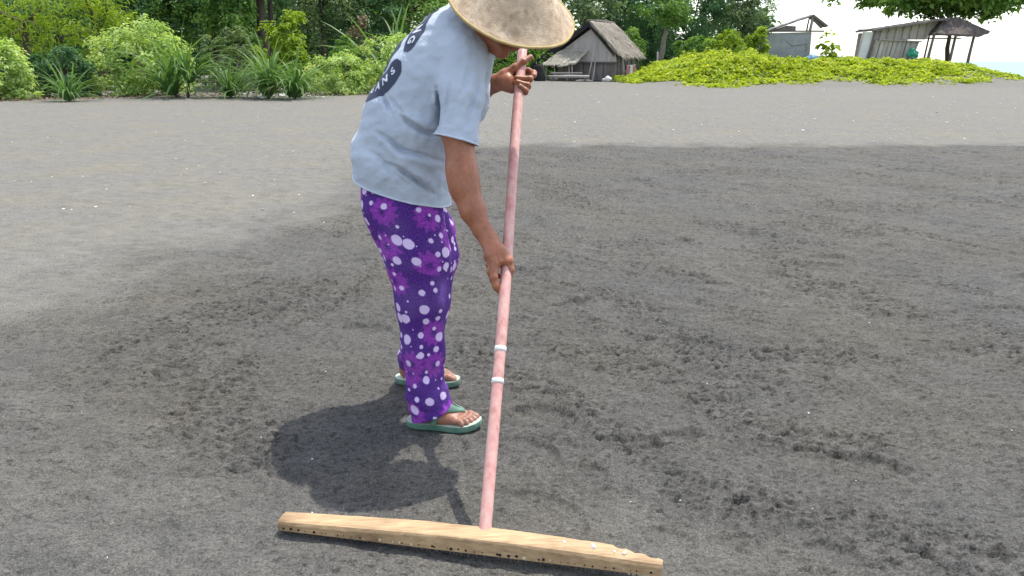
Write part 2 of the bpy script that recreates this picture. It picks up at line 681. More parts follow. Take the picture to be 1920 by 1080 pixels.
def cut_mesh(V, F, cuts):
    """cuts: (point, outward normal, radius) - trims what lies beyond each plane near its point"""
    bm = bmesh.new()
    vs = [bm.verts.new(v) for v in V]
    for f in F: bm.faces.new([vs[i] for i in f])
    for p, n, r in cuts:
        p, n = Vector(p), Vector(n).normalized()
        fs = [f for f in bm.faces if (f.calc_center_median() - p).length < r]
        es = list({e for f in fs for e in f.edges})
        v_ = list({v for f in fs for v in f.verts})
        bmesh.ops.bisect_plane(bm, geom=v_ + es + fs, plane_co=p, plane_no=n, clear_outer=True, dist=1e-5)
    return bm


# ------------------------------------------------------------------ the person
POLE_A, POLE_B = np.array(at(909, 1000, 1.795)), np.array(at(980, 91, 2.84))


def pole_pt(v):
    """point on the rake handle seen at pixel row v"""
    lo, hi = 0.0, 1.0
    for _ in range(40):
        m = (lo + hi) / 2
        q = POLE_A + (POLE_B - POLE_A) * m
        fw = q[1] * CP + (CAMH - q[2]) * SP
        up = q[1] * SP - (CAMH - q[2]) * CP
        if 540 - up / fw * FPX > v: lo = m
        else: hi = m
    return POLE_A + (POLE_B - POLE_A) * lo


skin_m, nt, b = new_mat('skin')
n1 = noise_node(nt, 14, 4, 0.6, coords(nt))
r_ = ramp(nt, n1.outputs[0], [(0.3, (0.270, 0.098, 0.048)), (0.7, (0.385, 0.150, 0.076))])
# grey sand dust on the feet
sz = nt.nodes.new('ShaderNodeSeparateXYZ')
nt.links.new(coords(nt), sz.inputs[0])
nd = noise_node(nt, 55, 4, 0.65, coords(nt))
hm = ramp(nt, sz.outputs[2], [(0.02, 0.55), (0.10, 0.0)])
dm = nt.nodes.new('ShaderNodeMath'); dm.operation = 'MULTIPLY'
nt.links.new(hm.outputs[0], dm.inputs[0]); nt.links.new(nd.outputs[0], dm.inputs[1])
fleck_n = noise_node(nt, 85, 5, 0.7, coords(nt))
fl_ = ramp(nt, fleck_n.outputs[0], [(0.35, (0.86, 0.80, 0.76)), (0.6, (1.05, 1.05, 1.05))])
sk_ = mix_col(nt, 1.0, r_.outputs[0], fl_.outputs[0], 'MULTIPLY')
nt.links.new(mix_col(nt, dm.outputs[0], sk_, (0.20, 0.19, 0.18)), b.inputs['Base Color'])
b.inputs['Roughness'].default_value = 0.45
b.inputs['Subsurface Weight'].default_value = 0.12
b.inputs['Subsurface Radius'].default_value = (0.012, 0.004, 0.002)
b.inputs['Subsurface Scale'].default_value = 0.5
n2 = noise_node(nt, 260, 3, 0.6, coords(nt))
bump(nt, b, n2.outputs[0], 0.25, 0.002)


def ribbed_cloth(name, c1, c2, rough=0.9, wr=0.6):
    m, nt, b = new_mat(name)
    vec = coords(nt)
    n = noise_node(nt, 9, 5, 0.6, vec)
    r = ramp(nt, n.outputs[0], [(0.3, c1), (0.7, c2)])
    nt.links.new(r.outputs[0], b.inputs['Base Color'])
    b.inputs['Roughness'].default_value = rough
    b.inputs['Specular IOR Level'].default_value = 0.15
    b.inputs['Sheen Weight'].default_value = 0.15
    w = noise_node(nt, 700, 2, 0.5, vec)
    w2 = noise_node(nt, 22, 4, 0.55, vec, 0.6)
    b1 = nt.nodes.new('ShaderNodeBump')
    b1.inputs['Strength'].default_value = 0.15
    b1.inputs['Distance'].default_value = 0.001
    nt.links.new(w.outputs[0], b1.inputs['Height'])
    b2 = nt.nodes.new('ShaderNodeBump')
    b2.inputs['Strength'].default_value = wr
    b2.inputs['Distance'].default_value = 0.012
    nt.links.new(w2.outputs[0], b2.inputs['Height'])
    nt.links.new(b1.outputs[0], b2.inputs['Normal'])
    nt.links.new(b2.outputs[0], b.inputs['Normal'])
    return m


shirt_m = ribbed_cloth('blue_grey_jersey', (0.425, 0.485, 0.570), (0.475, 0.535, 0.615))
print_m, nt, b = new_mat('navy_print')
b.inputs['Base Color'].default_value = (0.035, 0.045, 0.085, 1)
b.inputs['Roughness'].default_value = 0.8
white_print_m, nt, b = new_mat('white_print')
b.inputs['Base Color'].default_value = (0.62, 0.66, 0.72, 1)
b.inputs['Roughness'].default_value = 0.8


def batik_mat():
    """cotton print laid out on the cloth: 'wrap' runs round each leg, z along it"""
    m, nt, b = new_mat('purple_dotted_cotton')
    vec = coords(nt)
    wa = nt.nodes.new('ShaderNodeAttribute')
    wa.attribute_name = 'wrap'
    sx = nt.nodes.new('ShaderNodeSeparateXYZ')
    nt.links.new(vec, sx.inputs[0])
    cx = nt.nodes.new('ShaderNodeCombineXYZ')
    nt.links.new(wa.outputs['Fac'], cx.inputs[0])
    nt.links.new(sx.outputs[2], cx.inputs[1])
    cloth = cx.outputs[0]

    def mth(op, a, b_=None, clamp=False):
        n = nt.nodes.new('ShaderNodeMath')
        n.operation = op
        n.use_clamp = clamp
        for s_, val in ((n.inputs[0], a), (n.inputs[1], b_)):
            if val is None: continue
            if isinstance(val, (int, float)): s_.default_value = val
            else: nt.links.new(val, s_)
        return n.outputs[0]

    def vor(scale, off, rnd):
        mp = nt.nodes.new('ShaderNodeVectorMath')
        mp.operation = 'ADD'
        mp.inputs[1].default_value = off
        nt.links.new(cloth, mp.inputs[0])
        v = nt.nodes.new('ShaderNodeTexVoronoi')
        v.voronoi_dimensions = '2D'
        v.inputs['Scale'].default_value = scale
        v.inputs['Randomness'].default_value = rnd
        nt.links.new(mp.outputs[0], v.inputs['Vector'])
        d = nt.nodes.new('ShaderNodeVectorMath')
        d.operation = 'SUBTRACT'
        nt.links.new(mp.outputs[0], d.inputs[0])
        nt.links.new(v.outputs['Position'], d.inputs[1])
        return v, d.outputs[0]
    nz = noise_node(nt, 300, 3, 0.75, cloth)
    base = ramp(nt, nz.outputs[0], [(0.34, (0.016, 0.005, 0.060)), (0.5, (0.066, 0.017, 0.185)), (0.66, (0.185, 0.075, 0.400))]).outputs[0]
    # magenta flowers with ragged petals round a dark eye
    fl, dv = vor(9.0, (0.31, 0.77, 0), 0.75)
    sp = nt.nodes.new('ShaderNodeSeparateXYZ')
    nt.links.new(dv, sp.inputs[0])
    th = mth('ARCTAN2', sp.outputs[1], sp.outputs[0])
    pet = mth('MULTIPLY', mth('COSINE', mth('MULTIPLY', th, 11.0)), 0.055)
    wob = noise_node(nt, 90, 2, 0.6, cloth)
    dw = mth('ADD', mth('ADD', fl.outputs['Distance'], pet), mth('MULTIPLY', mth('SUBTRACT', wob.outputs[0], 0.5), 0.16))
    ring = ramp(nt, dw, [(0.0, 0.0), (0.09, 0.0), (0.13, 0.95), (0.24, 0.85), (0.34, 0.75), (0.42, 0.0)]).outputs[0]
    gate0 = nt.nodes.new('ShaderNodeSeparateColor')
    nt.links.new(fl.outputs['Color'], gate0.inputs[0])
    ring = mth('MULTIPLY', ring, mth('GREATER_THAN', gate0.outputs[0], 0.15))
    pc = ramp(nt, noise_node(nt, 150, 3, 0.6, cloth).outputs[0], [(0.3, (0.17, 0.020, 0.28)), (0.7, (0.36, 0.070, 0.47))]).outputs[0]
    base = mix_col(nt, ring, base, pc)
    # lilac-white dots of several sizes
    for sc, off, lo, hi, g in ((19.0, (0, 0, 0), 0.17, 0.36, 0.20), (33.0, (0.5, 0.2, 0), 0.10, 0.27, 0.70)):
        dt, _ = vor(sc, off, 0.6)
        gt = nt.nodes.new('ShaderNodeSeparateColor')
        nt.links.new(dt.outputs['Color'], gt.inputs[0])
        rad = mth('ADD', lo, mth('MULTIPLY', mth('POWER', gt.outputs[2], 1.6), hi - lo))
        wd = mth('ADD', dt.outputs['Distance'], mth('MULTIPLY', mth('SUBTRACT', wob.outputs[0], 0.5), 0.07))
        msk = mth('MULTIPLY', mth('SUBTRACT', rad, wd), 16.0, True)
        msk = mth('MULTIPLY', msk, mth('GREATER_THAN', gt.outputs[1], g))
        base = mix_col(nt, msk, base, (0.66, 0.52, 0.78))
    # sand dust and washing wear
    du = noise_node(nt, 6, 4, 0.6, vec)
    dr_ = ramp(nt, du.outputs[0], [(0.45, 0.0), (0.75, 0.16)])
    base = mix_col(nt, dr_.outputs[0], base, (0.30, 0.24, 0.34))
    nt.links.new(base, b.inputs['Base Color'])
    b.inputs['Roughness'].default_value = 0.85
    b.inputs['Specular IOR Level'].default_value = 0.2
    w2 = noise_node(nt, 20, 4, 0.55, vec, 0.6)
    bump(nt, b, w2.outputs[0], 0.4, 0.012)
    return m


batik_m = batik_mat()
straw_m, nt, b = new_mat('woven_bamboo')
vec = coords(nt)
n1 = noise_node(nt, 16, 5, 0.65, vec)
r_ = ramp(nt, n1.outputs[0], [(0.28, (0.40, 0.285, 0.18)), (0.55, (0.53, 0.40, 0.27)), (0.78, (0.66, 0.53, 0.375))])
wv1 = node(nt, 'ShaderNodeTexWave', wave_type='RINGS', rings_direction='Z', i_Scale=62.0, i_Distortion=16.0, i_Detail=3.0)
nt.links.new(vec, wv1.inputs[0])
wv2 = noise_node(nt, 85, 3, 0.6, vec)
mm = nt.nodes.new('ShaderNodeMath'); mm.operation = 'MULTIPLY'
nt.links.new(wv1.outputs['Fac'], mm.inputs[0]); nt.links.new(wv2.outputs[0], mm.inputs[1])
shade = ramp(nt, mm.outputs[0], [(0.0, 0.90), (0.6, 1.08)])
vc = nt.nodes.new('ShaderNodeTexVoronoi')
vc.inputs['Scale'].default_value = 75.0
nt.links.new(vec, vc.inputs['Vector'])
sc_ = nt.nodes.new('ShaderNodeSeparateColor')
nt.links.new(vc.outputs['Color'], sc_.inputs[0])
plait = ramp(nt, sc_.outputs[0], [(0.0, (0.80, 0.77, 0.73)), (0.5, (1.0, 1.0, 1.0)), (1.0, (1.14, 1.13, 1.10))])
hat_c = mix_col(nt, 1.0, r_.outputs[0], shade.outputs[0], 'MULTIPLY')
nt.links.new(mix_col(nt, 1.0, hat_c, plait.outputs[0], 'MULTIPLY'), b.inputs['Base Color'])
b.inputs['Roughness'].default_value = 0.75
bump(nt, b, mm.outputs[0], 0.22, 0.003)
rim_m = varied_mat('bamboo_rim', (0.36, 0.26, 0.10), (0.52, 0.40, 0.18), 20)
green_rubber = varied_mat('green_rubber', (0.060, 0.150, 0.105), (0.140, 0.240, 0.180), 26, 0.5, 90, 0.15, 0.002)
insole_m = varied_mat('pale_green_insole', (0.34, 0.40, 0.33), (0.54, 0.61, 0.51), 22, 0.7, 120, 0.2, 0.002)
hair_m = varied_mat('black_hair', (0.008, 0.007, 0.007), (0.02, 0.017, 0.015), 60, 0.5, 300, 0.6, 0.003, (1, 1, 0.2))

# ---- joints
shoulderR, shoulderL = at(868, 118, 2.50), at(885, 100, 2.80)
elbowR, wristR = at(866, 322, 2.405), at(917, 450, 2.335)
headC = at(926, 36, 2.565)
foot_yaw = {'R': -0.13, 'L': -0.15}
heel = {'R': Vector((-0.352, 2.528, 0)), 'L': Vector((-0.445, 2.917, 0))}
SOLE = 0.021

body = Field()
# trunk, hidden by the clothes
for s, Yo in ((-1, 0), (1, 0)):
    o = 0.05 * s
    body.chain([(at(758, 385, 2.72 + o), 0.112), (at(752, 300, 2.71 + o), 0.110), (at(777, 220, 2.70 + o), 0.105),
                (at(818, 145, 2.68 + o), 0.098), (at(850, 90, 2.66 + o), 0.075)], 0.05)
body.chain([(shoulderR, 0.050), (at(855, 80, 2.65), 0.06), (shoulderL, 0.050)], 0.04)
# neck and head
body.chain([(at(862, 62, 2.655), 0.058), (at(888, 50, 2.63), 0.050), (at(912, 42, 2.59), 0.052)], 0.03)
body.cone(headC, at(934, 22, 2.55), 0.078, 0.080, 0.02)
body.cone(at(915, 30, 2.58), at(922, 22, 2.58), 0.078, 0.078, 0.02)
chin = at(940, 93, 2.515)
body.cone(at(918, 62, 2.545), chin, 0.054, 0.020, 0.03)              # jaw
body.cone(at(925, 50, 2.62), chin, 0.05, 0.020, 0.03)
face_f = Vector((0.80, -0.30, -0.52)).normalized()                  # where the face looks
face_d = (Vector(chin) - Vector(headC)).normalized()
face_r = face_f.cross(face_d).normalized()
face_f = face_d.cross(face_r).normalized()
if face_f.x < 0: face_f = -face_f


def fp(f, r, d):
    return Vector(headC) + face_f * (f * 0.82 - 0.006) + face_r * r + face_d * (d - 0.012)


body.chain([(fp(0.070, 0, 0.005), 0.012), (fp(0.088, 0, 0.030), 0.013), (fp(0.096, 0, 0.048), 0.013)], 0.014)   # nose
body.cone(fp(0.082, 0.012, 0.050), fp(0.082, -0.012, 0.050), 0.010, 0.010, 0.010)
body.cone(fp(0.074, 0.022, 0.073), fp(0.074, -0.022, 0.073), 0.009, 0.009, 0.008)    # lips
body.cone(fp(0.071, 0.018, 0.084), fp(0.071, -0.018, 0.084), 0.009, 0.009, 0.008)
body.cone(fp(0.064, 0, 0.105), fp(0.060, 0, 0.112), 0.018, 0.017, 0.015)
for s in (-1, 1):
    body.cone(fp(0.060, 0.028 * s, 0.004), fp(0.060, 0.036 * s, 0.004), 0.014, 0.012, 0.010)    # lids
    body.cone(fp(0.064, 0.018 * s, -0.012), fp(0.056, 0.046 * s, -0.010), 0.011, 0.009, 0.012)  # brow
    body.cone(fp(0.044, 0.040 * s, 0.035), fp(0.030, 0.050 * s, 0.030), 0.026, 0.022, 0.02)     # cheek
    body.chain([(fp(-0.012, 0.083 * s, -0.012), 0.010), (fp(-0.014, 0.088 * s, 0.012), 0.011), (fp(-0.006, 0.080 * s, 0.040), 0.008)], 0.008)
# arms
body.chain([(shoulderR, 0.052), (at(858, 240, 2.44), 0.0475), (elbowR, 0.0425), (at(871, 352, 2.395), 0.0405),
            (at(887, 396, 2.37), 0.0335), (at(905, 432, 2.35), 0.0235), (wristR, 0.0215)], 0.03)
body.chain([(shoulderL, 0.052), (at(872, 215, 2.86), 0.043), (at(880, 190, 2.86), 0.036), (at(905, 168, 2.83), 0.029), (at(926, 157, 2.805), 0.0235)], 0.03)
# right hand: back of the hand to the viewer, clasped over the handle
pv = pole_pt


def near(u, v, dy):
    """beside the handle: pixel u, v at the handle's distance plus dy"""
    return at(u, v, pv(v)[1] + dy)


RH = [
    [(wristR, 0.0215), (near(925, 474, -0.026), 0.0185), (near(928, 497, -0.026), 0.0145)],
    [(wristR, 0.0195), (near(938, 472, -0.028), 0.0175), (near(946, 488, -0.024), 0.0145)],
    [(wristR, 0.018), (near(920, 478, -0.014), 0.016)],
]
for c in RH: body.chain(c, 0.018)
F_R = [
    [(near(929, 496, -0.028), 0.0115), (near(926, 520, -0.022), 0.0112), (near(929, 536, -0.010), 0.0100), (near(935, 545, 0.004), 0.0086)],
    [(near(922, 488, -0.020), 0.0112), (near(920, 510, -0.008), 0.0110), (near(925, 526, 0.008), 0.0096), (near(933, 535, 0.020), 0.0082)],
    [(near(919, 478, -0.008), 0.0105), (near(917, 496, 0.006), 0.0102), (near(924, 512, 0.018), 0.0092), (near(936, 518, 0.025), 0.0080)],
    [(near(918, 468, 0.002), 0.0095), (near(912, 482, 0.016), 0.0088), (near(921, 497, 0.026), 0.0080), (near(936, 499, 0.028), 0.0072)],
    [(near(943, 474, -0.022), 0.0140), (near(954, 488, -0.014), 0.0135), (near(957, 506, -0.004), 0.0115), (near(955, 521, 0.004), 0.0092)],
]
for c in F_R: body.chain(c, 0.006)
for (u0_, v0_), (u1_, v1_) in (((921, 462), (930, 494)), ((925, 460), (938, 490)), ((919, 464), (923, 488))):      # tendons and knuckles
    body.chain([(near(u0_, v0_, -0.0395), 0.0028), (near((u0_ + u1_) / 2, (v0_ + v1_) / 2, -0.0425), 0.0032), (near(u1_, v1_, -0.0385), 0.0055)], 0.007)
body.cone(near(955, 487, -0.024), near(956, 490, -0.023), 0.0065, 0.006, 0.006)
# left hand: palm from behind, thumb up across the handle, fingertips coming round the right side
wristL = at(926, 157, 2.805)
LH = [
    [(wristL, 0.0235), (near(948, 142, 0.018), 0.0205), (near(962, 134, 0.024), 0.017)],
    [(wristL, 0.0225), (near(950, 158, 0.014), 0.0205), (near(960, 166, 0.014), 0.0165)],
    [(wristL, 0.020), (near(953, 150, 0.004), 0.0185)],
]
for c in LH: body.chain(c, 0.018)
F_L = [
    [(near(948, 140, 0.004), 0.0165), (near(965, 127, -0.014), 0.0130), (near(981, 116, -0.022), 0.0110), (near(995, 107, -0.020), 0.0092)],
    [(near(966, 134, 0.028), 0.0115), (near(990, 133, 0.026), 0.0105), (near(1001, 137, 0.006), 0.0098), (near(1001, 142, -0.012), 0.0092)],
    [(near(966, 145, 0.028), 0.0115), (near(993, 149, 0.022), 0.0105), (near(994, 148, -0.016), 0.0098), (near(968, 146, -0.024), 0.0088)],
    [(near(964, 156, 0.026), 0.0112), (near(990, 162, 0.020), 0.0102), (near(990, 160, -0.016), 0.0096), (near(970, 154, -0.026), 0.0086)],
    [(near(962, 166, 0.022), 0.0102), (near(985, 173, 0.016), 0.0092), (near(986, 170, -0.012), 0.0086), (near(975, 162, -0.024), 0.0076)],
]
for c in F_L: body.chain(c, 0.006)


# feet
def foot_frame(side):
    yaw = foot_yaw[side]
    f = Vector((math.cos(yaw), math.sin(yaw), 0))
    l = Vector((-math.sin(yaw), math.cos(yaw), 0))
    med = 1 if side == 'R' else -1
    h0 = heel[side]
    z0 = gz(h0.x, h0.y)

    def q(x, y, z):
        p = h0 + f * x + l * (y * med)
        return (p.x, p.y, z0 + SOLE + z)
    return q


for side, ank, calf in (('R', at(803, 748, 2.515), at(797, 650, 2.535)), ('L', at(778, 678, 2.895), at(790, 610, 2.885))):
    q = foot_frame(side)
    body.chain([(calf, 0.046), (ank, 0.034), (q(0.060, 0, 0.066), 0.034)], 0.03)
    body.chain([(q(0.036, 0, 0.026), 0.028), (q(0.045, 0, 0.055), 0.030), (q(0.075, 0.002, 0.068), 0.030),
                (q(0.125, 0.004, 0.040), 0.026), (q(0.168, 0.004, 0.022), 0.020)], 0.02)
    body.chain([(q(0.05, -0.014, 0.020), 0.021), (q(0.12, -0.020, 0.018), 0.019), (q(0.165, -0.027, 0.016), 0.0165)], 0.02)
    body.chain([(q(0.05, 0.010, 0.024), 0.021), (q(0.12, 0.018, 0.024), 0.021), (q(0.178, 0.024, 0.018), 0.0185)], 0.02)
    for (bx, by, tx, ty, r0) in ((0.180, 0.026, 0.229, 0.024, 0.0125), (0.186, 0.006, 0.226, 0.004, 0.0095), (0.181, -0.009, 0.217, -0.012, 0.0090),
                                 (0.174, -0.023, 0.205, -0.027, 0.0088), (0.164, -0.036, 0.190, -0.041, 0.0088)):
        mx = (bx + tx) / 2 + 0.004
        body.chain([(q(bx, by, 0.016), r0 * 1.05), (q(mx, (by + ty) / 2, 0.018), r0 * 0.98), (q(tx, ty, 0.009), r0)], 0.005)
V, F = body.mesh(0.0028)
V = relax(V, F, 2)
person = empty('person', (-0.26, 2.70, 0.0))
tag(person, 'person in pale blue T-shirt, purple dotted trousers and conical hat, bending over the rake', 'person')
body_o = link('body', mesh_from('body', V, F, skin_m), person, True)


# nails on the visible fingers and toes
def nails():
    bm = bmesh.new()
    tree = BVHTree.FromPolygons([Vector(v) for v in V], [tuple(f) for f in F])
    tips = []
    for side in ('R', 'L'):
        q = foot_frame(side)
        for tx, ty, w in ((0.229, 0.024, 0.0065), (0.226, 0.004, 0.0045), (0.217, -0.012, 0.0045), (0.205, -0.027, 0.0042), (0.190, -0.041, 0.004)):
            tips.append((Vector(q(tx + 0.002, ty, 0.05)), Vector((0, 0, -1)), w, Vector(q(1, 0, 0)) - Vector(q(0, 0, 0))))
    for o, d, w, fw in tips:
        hit, nrm, i, dist = tree.ray_cast(o, d)
        if hit is None: continue
        fw = (fw - nrm * fw.dot(nrm)).normalized()
        sd = nrm.cross(fw)
        vs = []
        for k in range(10):
            a = 2 * math.pi * k / 10
            p = hit + fw * (math.cos(a) * w * 0.9) + sd * (math.sin(a) * w)
            h2, n2, _, _ = tree.ray_cast(p + nrm * 0.01, -nrm)
            vs.append(bm.verts.new((h2 + n2 * 0.0009) if h2 else p))
        bm.faces.new(vs)
    m = varied_mat('nail', (0.42, 0.25, 0.19), (0.50, 0.31, 0.25), 40, 0.35)
    return tag(link('nails', bm_mesh('nails', bm, m, True), person, True), kind='stuff')


nails()

# eyes, mostly under the hat brim
eye_m, nt, b = new_mat('eye')
b.inputs['Base Color'].default_value = (0.03, 0.02, 0.015, 1)
b.inputs['Roughness'].default_value = 0.15
for s in (-1, 1):
    bm = bmesh.new()
    bmesh.ops.create_uvsphere(bm, u_segments=12, v_segments=8, radius=0.0085)
    bmesh.ops.translate(bm, verts=bm.verts, vec=fp(0.067, 0.031 * s, 0.006))
    link('eye', bm_mesh('eye', bm, eye_m, True), person, True)
# hair cap
hf = Field()
hf.cone(at(917, 26, 2.595), at(926, 14, 2.575), 0.084, 0.086, 0.02)
hf.cone(at(898, 36, 2.65), at(905, 40, 2.63), 0.04, 0.042, 0.02)
hV, hF = hf.mesh(0.005)
link('hair', mesh_from('hair', relax(hV, hF, 2), hF, hair_m), person, True)

# ---- trousers
tr = Field()
legR = [(at(756, 390, 2.64), 0.133), (at(782, 480, 2.595), 0.1035), (at(793, 565, 2.562), 0.0815), (at(793, 655, 2.543), 0.0645), (at(799, 738, 2.527), 0.0615), (at(807, 782, 2.518), 0.066)]
legL = [(at(764, 386, 2.785), 0.115), (at(803, 432, 2.81), 0.084), (at(810, 480, 2.825), 0.084), (at(803, 560, 2.862), 0.0740), (at(790, 630, 2.885), 0.0640), (at(779, 672, 2.893), 0.0590), (at(777, 705, 2.893), 0.0620)]
tr.chain(legR, 0.035)
tr.chain(legL, 0.035)
tr.chain([(at(805, 745, 2.522), 0.052), (at(826, 768, 2.512), 0.040), (at(836, 776, 2.510), 0.032)], 0.03)
tr.chain([(at(752, 345, 2.67), 0.128), (at(757, 345, 2.76), 0.112)], 0.04)


def trouser_folds(P, d):
    x, y, z = P[:, 0], P[:, 1], P[:, 2]
    ph = np.arctan2(y - 2.72, x + 0.30)
    low = smoothstep(0.95, 0.35, z)
    f = 0.0085 * vnoise(x * 15 + z * 2.5, y * 15 + z * 2.0, 3) * smoothstep(0.9, 0.7, z) + 0.0035 * vnoise(x * 30 + z * 4, y * 30 - z * 5, 5)
    g = 0.004 * np.sin(z * 95 + 3 * vnoise(x * 12, z * 10, 8)) * smoothstep(0.30, 0.12, z) * (0.5 + 0.5 * vnoise(x * 16, z * 16, 9))
    return d + f * (0.5 + 0.5 * low) + g


tr.mods.append(trouser_folds)
tV, tF = tr.mesh(0.0035)
tV = relax(tV, tF, 1)
hemR = Vector(at(806, 787, 2.518)) + Vector((0, 0, -0.002))
bm = cut_mesh(tV, tF, [((hemR.x, hemR.y, 0.052), (0.42, 0.10, -1), 0.15), ((-0.36, 2.893, 0.075), (0, 0, -1), 0.115)])
me = bm_mesh('trousers', bm, batik_m, True)
wv = np.zeros(len(me.vertices) * 3, dtype=np.float32)
me.vertices.foreach_get('co', wv)
wv = wv.reshape(-1, 3)


def leg_axis(leg):
    p = np.array([list(q) for q, r in leg])
    o = np.argsort(p[:, 2])
    return np.interp(wv[:, 2], p[o, 2], p[o, 0]), np.interp(wv[:, 2], p[o, 2], p[o, 1])


(rx, ry), (lx, ly) = leg_axis(legR), leg_axis(legL)
isR = wv[:, 1] < (ry + ly) / 2
ax_, ay_ = np.where(isR, rx, lx), np.where(isR, ry, ly)
wr = np.arctan2(wv[:, 0] - ax_, -(wv[:, 1] - ay_)) * np.interp(wv[:, 2], [0.1, 0.45, 0.85], [0.066, 0.085, 0.13]) + np.where(isR, 0, 2.37)
wa_ = me.attributes.new('wrap', 'FLOAT', 'POINT')
wa_.data.foreach_set('value', wr.astype(np.float32))
trousers = link('trousers', me, person, True)
sm = trousers.modifiers.new('cloth', 'SOLIDIFY')
sm.thickness = 0.003
sm.offset = -1

# ---- shirt
sh = Field()
for s in (-1, 1):
    lo, up = 0.050 * s, 0.055 * s
    sh.chain([(at(757, 372, 2.715 + lo), 0.152), (at(752, 296, 2.705 + lo), 0.149), (at(773, 225, 2.69 + up), 0.142),
              (at(813, 143, 2.665 + up), 0.131), (at(846, 86, 2.645 + up), 0.108)], 0.05)
sh.chain([(at(868, 98, 2.52), 0.062), (at(862, 68, 2.65), 0.076), (at(882, 90, 2.79), 0.066)], 0.05)
sh.chain([(at(876, 118, 2.62), 0.078), (at(868, 190, 2.66), 0.085)], 0.05)           # front hanging from the chest
sleeveR = [(at(866, 108, 2.505), 0.074), (at(862, 180, 2.465), 0.070), (at(856, 262, 2.432), 0.0620), (at(855, 300, 2.418), 0.0615)]
sleeveL = [(at(882, 100, 2.80), 0.070), (at(876, 160, 2.845), 0.066), (at(874, 205, 2.86), 0.062)]
sh.chain(sleeveR, 0.022)
sh.chain(sleeveL, 0.03)

# folds of the jersey: (polyline, depth, width); positive sinks in
FOLD = []


def fold(pts, depth, width, Y):
    FOLD.append(([np.array(at(u, v, Y)) for u, v in pts], depth, width))


fold([(752, 208), (775, 226), (800, 243), (826, 250)], 0.011, 0.013, 2.58)
fold([(745, 196), (780, 220), (815, 236)], -0.006, 0.016, 2.58)
fold([(712, 246), (735, 258), (758, 278), (790, 286), (826, 302)], 0.007, 0.012, 2.56)
fold([(722, 262), (750, 288), (785, 296), (820, 312)], -0.005, 0.014, 2.56)
fold([(728, 302), (750, 310), (775, 328), (795, 346), (812, 364)], 0.009, 0.012, 2.56)
fold([(740, 297), (765, 306), (790, 326), (808, 346)], -0.005, 0.014, 2.56)
fold([(690, 280), (715, 290), (745, 320), (770, 340)], 0.004, 0.014, 2.57)
fold([(724, 176), (735, 195), (742, 210)], 0.006, 0.012, 2.60)
fold([(735, 178), (752, 198), (770, 212)], 0.005, 0.012, 2.59)
fold([(822, 165), (826, 200), (823, 240)], 0.009, 0.013, 2.50)
fold([(898, 130), (893, 170), (880, 210), (872, 250)], 0.004, 0.011, 2.42)
fold([(880, 120), (872, 160), (858, 190)], 0.003, 0.012, 2.41)
fold([(846, 150), (840, 190), (836, 225)], 0.0035, 0.010, 2.43)


def shirt_folds(P, d):
    x, y, z = P[:, 0], P[:, 1], P[:, 2]
    for pts, dep, w in FOLD:
        best = np.full(len(P), 9.0)
        tpos = np.zeros(len(P))
        nseg = len(pts) - 1
        for i, (a, b_) in enumerate(zip(pts, pts[1:])):
            ab = b_ - a
            pa = P - a
            # measured along the view so the fold runs round the body
            t = np.clip((pa[:, 0] * ab[0] + pa[:, 2] * ab[2]) / (ab[0] ** 2 + ab[2] ** 2), 0, 1)
            q = np.hypot(pa[:, 0] - t * ab[0], pa[:, 2] - t * ab[2])
            m = q < best
            best = np.where(m, q, best)
            tpos = np.where(m, (i + t) / nseg, tpos)
        yy = pts[0][1]
        fall = smoothstep(0.20, 0.08, np.abs(y - yy)) * np.sin(np.clip(tpos, 0.04, 0.96) * math.pi) ** 0.6
        d = d + 2.5 * dep * np.exp(-(best / (w * (0.62 if dep > 0 else 1.0))) ** 2) * fall
    d = d + 0.0055 * vnoise(x * 13 + y * 9, z * 15 - y * 7, 3) + 0.003 * vnoise(x * 30 + y * 22 + z * 10, z * 34 - x * 12, 6)
    return d


sh.mods.append(shirt_folds)
sV, sF = sh.mesh(0.0035)
sV = relax(sV, sF, 1)
hem_a, hem_b = Vector(at(668, 332, 2.70)), Vector(at(846, 381, 2.70))
hem_n = Vector((hem_b.z - hem_a.z, 0, -(hem_b.x - hem_a.x))).normalized()
if hem_n.z > 0: hem_n = -hem_n
sl_a, sl_b = Vector(at(821, 252, 2.43)), Vector(at(892, 271, 2.43))
sl_n = Vector((sl_b.z - sl_a.z, -0.02, -(sl_b.x - sl_a.x))).normalized()
if sl_n.z > 0: sl_n = -sl_n
neck_c = Vector(at(895, 52, 2.62))
bm = cut_mesh(sV, sF, [((hem_a + hem_b) / 2, hem_n, 0.40), ((sl_a + sl_b) / 2, sl_n, 0.105),
                       (at(887, 60, 2.63), Vector((0.86, -0.06, 0.52)), 0.10), (at(875, 198, 2.86), (0.0, 0.3, -1), 0.10)])
# the trim near the sleeve must not leave loose shells
bm.verts.ensure_lookup_table()
seen, best = set(), []
for v0 in bm.verts:
    if v0 in seen: continue
    st, isl = [v0], []
    seen.add(v0)
    while st:
        v = st.pop(); isl.append(v)
        for e in v.link_edges:
            w = e.other_vert(v)
            if w not in seen: seen.add(w); st.append(w)
    if len(isl) > len(best): best = isl
keep = set(best)
bmesh.ops.delete(bm, geom=[v for v in bm.verts if v not in keep], context='VERTS')
shirt_tree = BVHTree.FromBMesh(bm)
